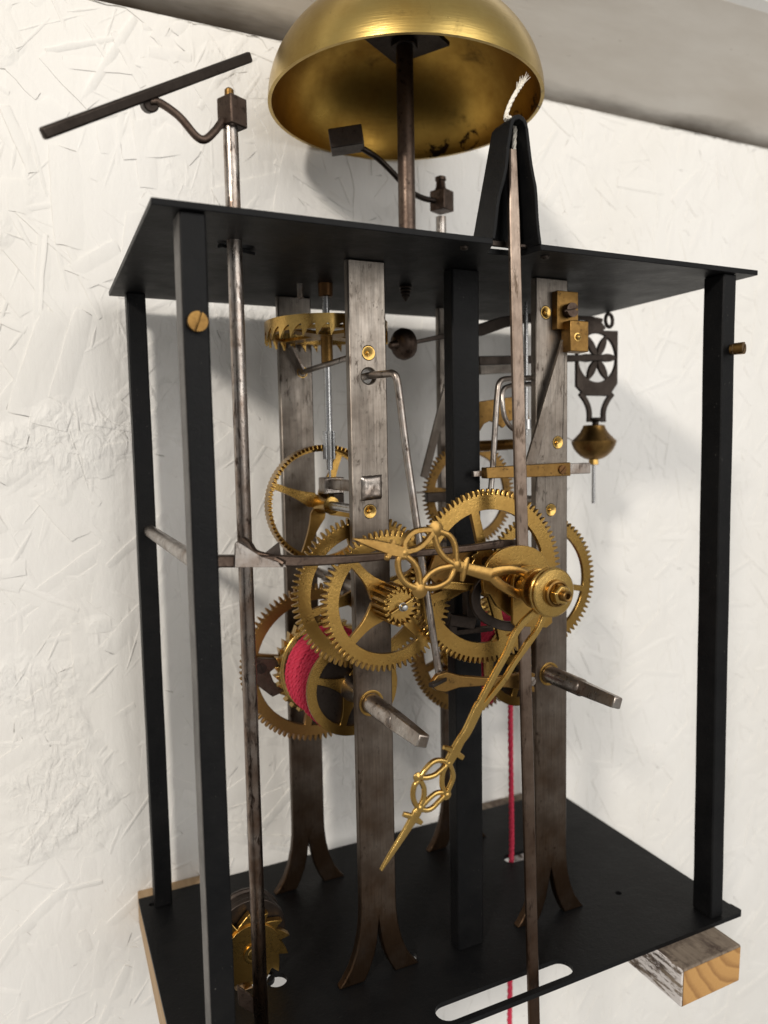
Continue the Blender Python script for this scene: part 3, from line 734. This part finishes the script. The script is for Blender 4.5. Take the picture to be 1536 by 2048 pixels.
fl = [at(474, 1968, 31), at(516, 1998, 31), at(516, 2030, 31), at(476, 2006, 31)]
MB().prism([(q.x, q.z) for q in fl][::-1], [], 29.6, 31.2).build('flag', IRON_BROWN, rod, bevel=.2)
# pieces of the slot guide under the top plate
MB().bar(at(440, 492, z=H - 1), at(505, 509, z=H - 1), 3.0, 1.2).build('rod_guide', BLACK, part, bevel=.2)

# bottom ratchet wheel and black pulley at the left foot
rx2, ry2, rz2 = 36.4, 58, 13.6
g = MB().prism(ratchet_outline(rx2, rz2, 17.0, 4.2, 13, .35, -1), [], ry2, ry2 + 3.2).build('stop_wheel', BRASS, part, 'brass ratchet wheel standing on the bed plate by the left front post', bevel=.2, seg=1)
MB().prism(circ(rx2, rz2, 12.3, 48), [], ry2 - 1.0, ry2 + .5).build('face_disc', BRASS, g, bevel=.25)
MB().lathe((rx2 + .4, ry2 - .8, rz2), FWD, [(0, 4.2), (1.0, 4.1), (1.1, 3.2), (1.0, 2.6), (1.3, 2.4), (1.6, 0)], 28).build('hub', BRASS_BRIGHT, g)
MB().lathe((rx2 + .6, ry2 + 14, rz2 + 5), FWD, [(0, 15.4), (2, 15.8), (3, 14.6), (7, 14.2), (8, 15.8), (10.2, 15.4)], 48).build('pulley', IRON, g, bevel=.3)

# ------------------------------------------------------------------ verge and crown wheel
vx, vy = 85.9, 82.0
cwm = MB(); NT_ = 29; N = NT_ * 10; rO, rI = 27.5, 26.4; zt, zr, zp = 279.8, 275.4, 270.6
vs = []; fs = []
for i in range(N):
    a = 2 * PI * i / N; s = (i % 10) / 10
    zz = zp + (zr + .6 - zp) * (1 - (1 - s) ** 2.1) if s > 0 else zp
    if i % 10 == 9: zz = zr + .6
    for q in (rO, rI):
        vs += [(vx + q * math.cos(a + .3), vy + q * math.sin(a + .3), zz), (vx + q * math.cos(a + .3), vy + q * math.sin(a + .3), zt)]
for i in range(N):
    b = 4 * i; c = 4 * ((i + 1) % N); fs += [(b, b + 1, c + 1, c), (b + 2, c + 2, c + 3, b + 3), (b, c, c + 2, b + 2), (b + 1, b + 3, c + 3, c + 1)]
cwm.add(vs, fs)
cwh = cwm.build('crown_wheel', BRASS_BRIGHT, part, 'saw toothed brass crown wheel lying flat under the top plate')
XYf = lambda u, v, w: Vector((u, v, w))
MB().prism(circ(vx, vy, 27.0, 64), windows(vx, vy, 24.0, 4, 4, rad(25), 3.4, 5), 273.9, 275.4, XYf).build('spokes', BRASS, cwh, bevel=.15, seg=1)
MB().lathe((vx, vy, 279.2), (0, 0, -1), [(0, 2.8), (16.5, 2.6), (16.8, 2.2)], 24).build('hub', BRASS_DARK, cwh)
va = MB().lathe((vx, vy, 211), (0, 0, 1), [(0, .5), (3.5, .6), (3.6, 1.4), (14, 1.6), (14.1, 1.7), (82, 1.6), (82.2, 1.1), (85.5, .9)], 20).build('verge_arbor', STEEL_CLEAN, part)
m = MB()
for i in range(7):
    a = 2 * PI * i / 7; m.lathe((vx + 2.3 * math.cos(a), vy + 2.3 * math.sin(a), 219.5), (0, 0, 1), [(0, .62), (12.5, .62)], 10)
m.lathe((vx, vy, 219.6), (0, 0, 1), [(0, 1.9), (12.2, 1.9)], 16)
m.build('lantern_pinion', STEEL_CLEAN, va)
q = at(648, 576, 84)
MB().lathe((vx, vy, H), (0, 0, -1), [(-.5, 3.4), (5.4, 3.2), (5.8, 2.6), (5.7, 1.2)], 24).build('pivot_cap', BRONZE, part)
pt = MB(); pt.box((86.4, 82, 207.5), (9.5, 8.0, 7.4)); pt.bar((86.4, 78, 208.2), (86.4, 41, 208.2), 4.6, 4.6)
pt = pt.build('potence', STEEL_ROD, part, bevel=.5)
pm = MB(); G = 13; hv = []
for i in range(G):
    for j in range(G):
        u, v = -1 + 2 * i / (G - 1), -1 + 2 * j / (G - 1); e = max(abs(u), abs(v))
        hv.append((86.4 + 4.8 * u + (.12 * math.sin(7 * v) if e > .95 else 0), FB0 - 1.45 - R_.uniform(-.16, .16) + (1.75 if e > .99 else (.35 if e > .82 else 0)), 208.2 + 5.1 * v + .25 * u))
pm.add(hv, [(i * G + j, i * G + j + 1, i * G + G + j + 1, i * G + G + j) for i in range(G - 1) for j in range(G - 1)])
pm.build('peened_square', STEEL_ROD, pt, angle=60)
MB().box((88.5, 81, 200.6), (5, 6, 6.4)).build('lower_jaw', IRON, pt, bevel=.3)
vg = MB().lathe((84.6, BB0, 261.5), FWD, [(0, 1.3), (BB0 - FB1, 1.3)], 14).build('verge_staff', STEEL_ROD, part)
for yy, an in ((52, 32), (110, -30)):
    a = rad(an); m = MB()
    m.box((84.6 + 8.5 * math.sin(a) * .9, yy, 261.5 + 6.0), (1.1, 6.5, 12.5), Matrix.Rotation(a * .9, 3, 'Y')); m.build('pallet', STEEL_ROD, vg, bevel=.15)
bush(part, 84.6, 261.5, 2.7, BB0)
# crutch wire and link
cp = [(86.2, 44, 252.6), (86.4, 36, 252.6), at(770, 748, 25), at(784, 747, 21), at(793, 757, 19), at(800, 800, 19), at(813, 905, 18), at(828, 1010, 17), at(848, 1150, 16), at(866, 1270, 15), at(876, 1335, 14.5), at(880, 1356, 14)]
MB().tube(catmull([Vector(p) for p in cp], 6), 1.45, 12).build('crutch_wire', STEEL_ROD, part, 'bent steel crutch wire coming out of the left bar')
lk = [at(*p, 11) for p in ((862, 1362), (872, 1348), (890, 1342), (918, 1350), (970, 1354), (1020, 1350), (1052, 1341), (1068, 1346), (1064, 1356), (1050, 1362), (1066, 1372), (1066, 1383), (1050, 1384), (1030, 1376), (970, 1370), (915, 1374), (888, 1383), (870, 1380), (860, 1372))]
lko = MB().prism([(q.x, q.z) for q in lk][::-1], [], 9.6, 12.0).build('crutch_link', BRASS_DARK, part, 'flat brown link joining the crutch to the pendulum rod', bevel=.4)
MB().bar(at(900, 1352, 13), at(862, 1371, 5), 2.2, 1.6).build('taper_pin', IRON, lko, bevel=.2)
q = at(1062, 1362, 9); screw((q.x, 9.4, q.z), FWD, 1.9, 1.2, STEEL_ROD, lko, (1, 0, .5))

# ------------------------------------------------------------------ right hand side fittings
m = MB(); c0, c1 = at(1109, 582, 35), at(1151, 662, 35)
m.prism([(c0.x, c0.z), (c1.x, c0.z), (c1.x, c1.z), (c0.x, c1.z)][::-1], [], 33.2, 36.8)
ck = m.build('brass_cock', BRASS_DARK, part, bevel=.25)
c0, c1 = at(1136, 641, 30), at(1172, 705, 30)
MB().box(((c0.x + c1.x) / 2, 31.5, (c0.z + c1.z) / 2), (c1.x - c0.x, 6.5, c0.z - c1.z)).build('foot_block', BRASS_DARK, ck, bevel=.4)
q = at(1156, 674, 28); MB().lathe((q.x, 28.3, q.z), FWD, [(0, 1.9), (.15, 1.9), (.2, 1.3), (.9, 1.1), (1.3, .6), (1.4, 0)], 20).build('pivot_stud', BRASS_BRIGHT, ck)
q = at(1136, 622, 33); screw((q.x, 33, q.z), FWD, 3.1, 3.4, IRON_BROWN, ck, (1, 0, .12))
m = MB(); m.bar(at(1129, 682, 34), at(1054, 950, 33), 1.5, 3.2, (1, 0, 0), h2=5.4, w2=1.5)
m.build('steel_spring', STEEL, part, bevel=.2)
m = MB(); sa, sb = at(968, 946, 30), at(1135, 938, 30); m.bar(sa, sb, 4.4, 4.6, h2=6.0); sp = m.build('brass_stop', BRASS_DARK, part, bevel=.3)
MB().bar(at(945, 948, 32.5), at(975, 946, 32.5), 2, 2.4).build('steel_tip', STEEL_ROD, sp, bevel=.2)
m = MB(); m.bar(at(1128, 938, 32.4), at(1176, 936, 32.4), 3.6, 4.8); m.build('steel_tip', STEEL_ROD, sp, bevel=.3)
q = at(1124, 939, 27.7); screw((q.x, 27.8, q.z), FWD, 1.9, .8, BRONZE, sp, (1, 0, .9))
wf = [at(1060, 756, 41), at(1040, 757, 37), at(1012, 758, 32), at(1000, 764, 30.5), at(995, 785, 30), at(990, 860, 30), at(985, 940, 30), at(981, 985, 30)]
MB().tube(catmull(wf, 6), 1.25, 12).build('wire_staple', STEEL_ROD, part)
wf = [at(1060, 768, 52), at(1020, 772, 50), at(1006, 782, 49), at(1005, 810, 48), at(1010, 836, 48), at(1024, 856, 48), at(1050, 868, 48)]
MB().tube(catmull(wf, 6), 1.15, 12).build('wire_loop', STEEL_ROD, part)
fx = at(1057, 760, 75)
fa = MB().lathe((fx.x - 1.5, 75, 229), (0, 0, 1), [(0, .8), (3, .8), (3.1, 3.0), (8, 2.7), (8.2, 1.0), (62, 1.1), (66, .8)], 18).build('fly_arbor', STEEL_CLEAN, part)
fo = [at(*p, 76) for p in ((958, 803), (1000, 797), (1052, 790), (1056, 838), (1046, 848), (1036, 838), (1018, 842), (1004, 856), (990, 846), (978, 842), (966, 848), (958, 862), (952, 862), (950, 804))]
MB().prism([(q.x, q.z) for q in fo][::-1], [], 75, 76.6).build('fly_vane', BRASS_DARK, fa, bevel=.15)
wa, wb = at(944, 893, 80), at(1032, 888, 80)
dv = (wb - wa); ln = dv.length; prof = []
k = 0.0
while k < ln - 3: prof += [(k, 1.9), (k + .55, 2.7), (k + 1.1, 1.9)]; k += 1.15
prof += [(ln - 2, 1.6), (ln, 1.5)]
MB().lathe(wa, dv, prof, 20).build('worm_screw', BRASS_DARK, part, angle=20)
MB().tube([at(955, 903, 84), at(1030, 897, 84)], .4, 6).build('fine_wire', STEEL_ROD, part)
MB().bar(at(895, 770, 95), at(848, 955, 95), 1.4, 4.2, (1, 0, 0)).build('steel_spring', STEEL, part, bevel=.2)
MB().tube([at(820, 985, 100), at(850, 985, 100)], .5, 6).build('fine_wire', STEEL_ROD, part)
MB().bar(at(852, 995, 99), at(925, 992, 96), 4, 5).build('bracket', IRON, part, bevel=.3)
# counterweighted lever with ball
yb = 78
hl = MB()
hl.sweep([at(822, 686, yb), at(870, 676, yb), at(915, 668, yb + 3), at(960, 660, yb + 5), at(1005, 645, yb + 8), at(1060, 636, yb + 12), at(1120, 636, yb + 15), at(1180, 637, yb + 17), at(1204, 641, yb + 17)],
         [[(-h, -t), (h, -t), (h, t), (-h, t)] for h, t in ((.9, .9), (1.1, 1.0), (1.5, 1.2), (3.0, 1.5), (2.8, 1.6), (2.2, 1.4), (1.5, 1.1), (1.2, .9), (1.0, .9))], up=(0, 0, 1))
hl = hl.build('balance_lever', IRON, part, bevel=.3)
q = at(806, 690, yb)
MB().lathe(q + Vector((4.5, 0, 1)), (-1, -.25, -.16), [(-1.5, 1.2), (0, 2.4), (.6, 4.5), (2.6, 6.8), (5.2, 7.4), (7.4, 6.6), (9.2, 4.6), (9.7, 2.2), (10.2, 1.9), (12.6, 1.8), (13.4, 1.2), (13.6, 0)], 32).build('bob_weight', IRON_BROWN, hl)
q = at(1218, 641, yb + 17)
MB().tube([(q.x + 3.6 * math.cos(a), q.y + 1.2 * math.cos(a), q.z + 3.6 * math.sin(a)) for a in [2 * PI * i / 24 for i in range(24)]], 1.05, 10, closed=True).build('eye', IRON, hl)
# pierced hanging plate with brass bob
yp = 95.0
pc = at(1193, 716, yp); hw, hh_ = 14.6, 20.0
def petal(a, l0, l1, w):
    ca, sa = math.cos(a), math.sin(a); out = []
    for i in range(13):
        s = i / 12; u = l0 + (l1 - l0) * s; v = w * math.sin(PI * s); out.append((pc.x + u * ca - v * sa, pc.z + u * sa + v * ca))
    for i in range(11, 0, -1):
        s = i / 12; u = l0 + (l1 - l0) * s; v = -w * math.sin(PI * s); out.append((pc.x + u * ca - v * sa, pc.z + u * sa + v * ca))
    return out
def sector(a, l0, l1, hw0, dl):
    """opening between two petals: pointed towards the middle, wide at the ring"""
    L = [(l0, 0)]; out = []
    for i in range(9):
        s = i / 8; q = l0 + (l1 - l0) * s; w = .475 * s ** 1.05
        L.append((q, w))
    top = [(q, a + w) for q, w in L]; bot = [(q, a - w) for q, w in L[1:]]
    arc = [(l1 + 0, a + (bot[-1][1] - a) * (i / 6) if False else top[-1][1] + (bot[-1][1] - top[-1][1]) * i / 6) for i in range(1, 6)]
    pl = top + arc + bot[::-1]
    return [(pc.x + q * math.cos(t), pc.z + q * math.sin(t)) for q, t in pl]
out = [(pc.x - hw, pc.z - hh_ + 4), (pc.x - hw + 6, pc.z - hh_ - 1), (pc.x + hw - 6, pc.z - hh_ - 1), (pc.x + hw, pc.z - hh_ + 6), (pc.x + hw, pc.z + hh_ - 4.5)]
out += [(pc.x + 4, pc.z + hh_ - 4.8)] + [(pc.x - 3 + 9.5 * math.cos(a), pc.z + hh_ - 6 + 7.0 * math.sin(a)) for a in [rad(20) + rad(150) * i / 10 for i in range(11)]] + [(pc.x - hw, pc.z + 4)]
hs = [sector(rad(60 * k + 32), 2.4, 13.4, 0, .36) for k in range(6)]
pp = MB().prism(out, hs, yp - 1, yp + 1).build('pierced_plate', IRON, part, 'dark pierced rosette plate with a brass bob under it at the right', bevel=.35)
for sg in (-1, 1):
    P = [(pc.x + sg * 11.5, yp, pc.z - hh_ + .5), (pc.x + sg * 7.5, yp, pc.z - hh_ - 4), (pc.x + sg * 5.2, yp, pc.z - hh_ - 9), (pc.x + sg * 5, yp, pc.z - hh_ - 15.5)]
    MB().sweep(catmull(P, 5), [(-.9, -1.5), (.9, -1.5), (.9, 1.5), (-.9, 1.5)], up=(0, 1, 0)).build('fork_arm', IRON, pp, bevel=.3)
MB().lathe((pc.x - .5, yp, pc.z - hh_ - 18.5), (0, 0, 1), [(0, 1.8), (3, 1.9), (4, 4.5), (5.4, 4.7)], 18).build('collar', IRON, pp)
bt = pc.z - hh_ - 17.2; bx = pc.x - 1.6
MB().lathe((bx, yp, bt), (0, 0, -1), [(0, 5.4), (.4, 6.0), (1.6, 6.3), (4.2, 7.8), (7.0, 10.4), (8.6, 12.0), (9.0, 12.3), (9.6, 12.2), (11.2, 11.8), (13.2, 10.9), (15.2, 9.5), (17.2, 7.5), (18.6, 5.2), (19.2, 3.4)], 48).build('brass_bob', BRASS_DARK, pp, angle=25)
MB().lathe((bx, yp, bt - 19), (0, 0, -1), [(0, 3.0), (3.2, 3.0)], 6).build('hex_nut', BRASS_BRIGHT, pp, bevel=.2)
m = MB(); m.lathe((bx, yp, bt - 22), (0, 0, -1), [(0, .95), (22, .95)], 12); m.build('threaded_rod', STEEL_CLEAN, pp)
MB().bar(at(955, 722, 88), (pc.x + 2, yp - 2.4, pc.z), 3.6, 4.6, h2=3.2, w2=2.6).build('arm', IRON, pp, bevel=.4)
MB().bar(at(958, 700 + 40, 110), at(1045, 700 + 35, 110), 3, 5).build('cross_bar', STEEL, part, bevel=.3)
MB().tube([(bx - 14, yp, bt - 9), at(1128, 872, 92)], .28, 6).build('fine_wire', STEEL_ROD, part)

# frame screws, rivets and points under the top plate
q = at(393, 645, 2); screw((q.x, 1.8, q.z), FWD, 3.1, 2.4, BRASS_DARK, part, (.35, 0, 1))
q = at(1462, 699, 2); screw((q.x, 2, q.z), (.35, -1, 0), 2.3, 1.2, BRASS_DARK, part); q2 = at(1474, 697, -3); screw((q2.x + .2, -1.6, q2.z), (.35, -1, 0), 2.6, 4, BRASS_DARK, part, (1, 0, 1.2))
for px, py in ((928, 494), (1090, 513)):
    q = at(px, py, z=H); MB().lathe((q.x, q.y, H), (0, 0, -1), [(0, 1.7), (.7, 1.6), (1.1, .9), (1.2, 0)], 16).build('rivet', IRON, part)
q = at(600, 568, z=H); MB().lathe((q.x, q.y, H), (0, 0, -1), [(0, 1.5), (6, 1.45), (6.4, .9)], 14).build('screw_end', STEEL_ROD, part)
q = at(811, 572, z=H)
MB().lathe((q.x, q.y, H), (0, 0, -1), [(0, 2.6), (.7, 2.9), (1.2, 2.4), (2, 2.8), (2.6, 2.2), (3.4, 2.5), (4, 1.9), (4.8, 2.0), (5.4, 1.4), (6.8, .4), (7, 0)], 18).build('screw_end', IRON, part)
for px, py in ((930, 462), (1120, 490), (1155, 492), (1065, 486)):
    q = at(px, py, z=H + 2.2); MB().lathe((q.x, max(q.y, 1) + 6, H + 2), (0, 0, 1), [(0, 2.2), (.8, 2.1), (1.2, 1.2)], 14).build('rivet', IRON, part)

# ------------------------------------------------------------------ bell, post and bell hammer
BX, BY, BZ = 131.0, 89.2, 383.0
BR, BH = 64.0, 47.0
prof = []
for i in range(25):
    t = i / 24; a = t * PI / 2
    prof.append((BH * math.sin(a), BR * math.cos(a) ** .92 if t < 1 else 0))
outer = [(0, BR)] + [(h, q) for h, q in prof[1:-1]] + [(BH, 4.4)]
inner = [(h - 1.6 if h > 3 else h, q - 1.5) for h, q in outer][::-1]
inner[-1] = (0, BR - 1.6)
m = MB(); m.lathe((BX, BY, BZ), (0, 0, 1), inner + outer, 96, cap=False)
n_ = len(inner) + len(outer)
m.f += [((n_ - 1) * 96 + s, (n_ - 1) * 96 + (s + 1) % 96, (s + 1) % 96, s) for s in range(96)]
bell = m.build('bell', BELL, part, 'domed brass bell on top of its post', angle=40)
bell.data.materials.append(BELL_IN)
for pg in bell.data.polygons:
    c = pg.center + bell.location + clock.location - Vector((BX, BY, BZ)) * S
    if pg.normal.x * c.x + pg.normal.y * c.y + pg.normal.z * c.z < 0: pg.material_index = 1
bp = MB().lathe((BX, BY, H + 2), (0, 0, 1), [(0, 4.15), (BZ + BH - H - 8, 3.95), (BZ + BH - H - 2, 3.5), (BZ + BH - H + 8, 3.0)], 24).build('bell_post', IRON_BROWN, part)
MB().box((BX + 1, BY, BZ + BH - 16), (30, 30, 2.2), Matrix.Rotation(rad(32), 3, 'Z')).build('square_washer', IRON, bp, bevel=.3)
MB().lathe((BX, BY, BZ + BH - 20), (0, 0, 1), [(0, 6.4), (2.6, 6.4)], 6).build('hex_nut', IRON, bp, bevel=.3)
MB().lathe((BX, BY, BZ + BH - .5), (0, 0, 1), [(0, 6.5), (5, 6.2)], 6).build('hex_nut', IRON, bp, bevel=.3)
hx_, hy_ = 166.2, 118.5
hr = MB().lathe((hx_, hy_, H + 2), (0, 0, 1), [(0, 2.7), (46, 2.7)], 18).build('bell_hammer_rod', STEEL_ROD, part)
MB().box((hx_ + .6, hy_, 353.5), (9.2, 9.2, 10.5), Matrix.Rotation(rad(25), 3, 'Z')).build('block', IRON_BROWN, hr, bevel=.5)
MB().lathe((hx_, hy_, 357), (0, 0, 1), [(0, 3.9), (4, 2.6), (6.6, 2.3), (7, 2.9), (8.6, 2.9), (9, 2.2)], 18).build('rod_end', IRON_BROWN, hr)
P = [at(872, 402, 118.5), at(845, 396, 117), at(818, 380, 113), at(785, 345, 109), at(757, 318, 107), at(735, 303, 106), at(715, 292, 106)]
MB().tube(catmull(P, 6), 1.45, 12).build('wire_arm', IRON, hr)
hc = at(693, 281, 106)
MB().box(hc, (16, 11, 9), Matrix.Rotation(rad(-24), 3, 'Z') @ Matrix.Rotation(rad(-8), 3, 'Y')).build('hammer_head', IRON, hr, 'dark iron hammer head inside the bell mouth', bevel=.5)

# ------------------------------------------------------------------ suspension bracket over the notch
def flange(xb, xt, y0, y1, zt, sg, lumps):
    m = MB(); n = 10; vs = []; fs = []
    for i in range(n + 1):
        s = i / n; z = H + 2.2 + (zt - H - 2.2) * s; x = xb + (xt - xb) * s
        jf = lumps[i]; yf = y0 + jf; yb_ = y1 - (1.5 * s)
        for (xx, yy) in ((x, yf), (x, yb_), (x + sg * 1.3, yb_), (x + sg * 1.3, yf)): vs.append((xx, yy, z))
    for i in range(n):
        for q in range(4): fs.append((4 * i + q, 4 * i + (q + 1) % 4, 4 * i + 4 + (q + 1) % 4, 4 * i + 4 + q))
    fs += [(3, 2, 1, 0), tuple(4 * n + q for q in range(4))]
    return m.add(vs, fs)
br = flange(120.4, 128.6, .3, 15, 341.0, 1, [0, .1, .5, .9, .7, -.5, -.9, -.6, .0, .1, .2])
br.f += []
m2 = flange(142.6, 136.6, .3, 15, 341.0, -1, [0, .1, 0, -.3, -.8, -1.0, -.4, .0, .1, .1, .1])
br.add(m2.v, m2.f)
ap = [(128.6, 341.0), (129.1, 343.0), (130.6, 344.7), (132.7, 345.3), (134.7, 344.6), (136.1, 343.0), (136.6, 341.0), (135.3, 341.0), (134.4, 342.8), (132.6, 343.6), (130.8, 342.8), (129.9, 341.0)]
br.prism(ap[::-1], [], .5, 13.5)
sb_ = br.build('suspension_bracket', BLACK, part, 'black folded bracket standing over the notch in the top plate', bevel=.2)
MB().prism([(122.2, 303.5), (140.6, 302.4), (135.2, 340), (130, 340)], [], 12.0, 13.2).build('back_sheet', BLACK, sb_)
MB().box((133, 11.0, 301.2), (16, 1.6, 2.0)).build('strip', IRON, sb_, bevel=.2)

# ------------------------------------------------------------------ pendulum rod and cords (hang from the movement)
pt0 = at(1024, 300, 5.5); pt1 = at(1066, 1966, 5.5)
dv = (pt1 - pt0)
pr = empty('pendulum_rod', pt0, 'long flat steel pendulum rod hanging in front from a white cord', 'pendulum')
m = MB(); n = 16
P = [pt0 + dv * (1.24 * i / n) for i in range(n + 1)]
def oct_(w, t): c = .55; return [(-t, -w + c), (-t, w - c), (-t + c, w), (t - c, w), (t, w - c), (t, -w + c), (t - c, -w), (-t + c, -w)]
m.sweep(P, [oct_(1.75 if i == 0 else 2.3 + .35 * min(1, i / 4), 1.15) for i in range(n + 1)], up=(0, 1, 0))
m.build('rod', metal('stained_steel', (.34, .27, .22), (.22, .165, .13), (.10, .07, .05), .34, .55, stretch=(1, 1, .3), sc=55, spot=.56, low_tint=(.20, .13, .085), pit=380), pr, bevel=.12)  # lower end darkened: shading put into the rod's colour
cpth = catmull([pt0 + Vector((.6, 0, -3)), at(1029, 280, 5.5), at(1030, 250, 5.5), (131.8, 6, 346.2), at(1012, 240, 8), at(1012, 232, 7), at(1020, 208, 7), at(1033, 184, 7), at(1044, 168, 7)], 6)
strand(cpth, .78, .5, 3, 7, 6).build('suspension_cord', COTTON, pr)
fr = MB()
e0 = Vector(cpth[-1])
for i in range(40):
    b = Vector(cpth[-1 - (i % 9)]); dd = Vector((R_.uniform(.1, .95), R_.uniform(-.5, .5), R_.uniform(.7, 1.3))).normalized() * R_.uniform(2, 5)
    o_ = Vector((R_.uniform(-.8, .8), R_.uniform(-.8, .8), 0))
    fr.tube([b + o_ * .6, b + o_ * .6 + dd * .5 + Vector((.2, 0, .2)), b + o_ * .6 + dd], [.16, .12, .05], 5)
fr.build('frayed_end', COTTON, pr)
rc = [at(1021, 1395, 92), at(1021, 1460, 91.5), at(1022, 1560, 91), at(1023, 1640, 90), at(1023, 1705, 89.5), at(1021, 1800, 88), at(1020, 1960, 87), at(1019, 2048, 86), at(1018, 2160, 85)]
pth = catmull(rc, 40)
co = strand(pth, 1.35, .5, 3, 17, 6).build('weight_cord', RED)
thing(co, 'single red cord hanging straight down through the bed plate', 'cord')
m = MB()
for dx in (0, 4.2, 8.2):
    P = [at(972 + dx * 1.2, 1275, 68 + dx * .1), at(970 + dx * 1.2, 1320, 68), at(967 + dx * 1.6, 1372, 67), at(969 + dx * 1.6, 1405, 67)]
    st_ = strand(catmull(P, 16), 1.1, .5, 3, 14, 5); m.add(st_.v, st_.f)
m.build('cord_fall', RED, gr)
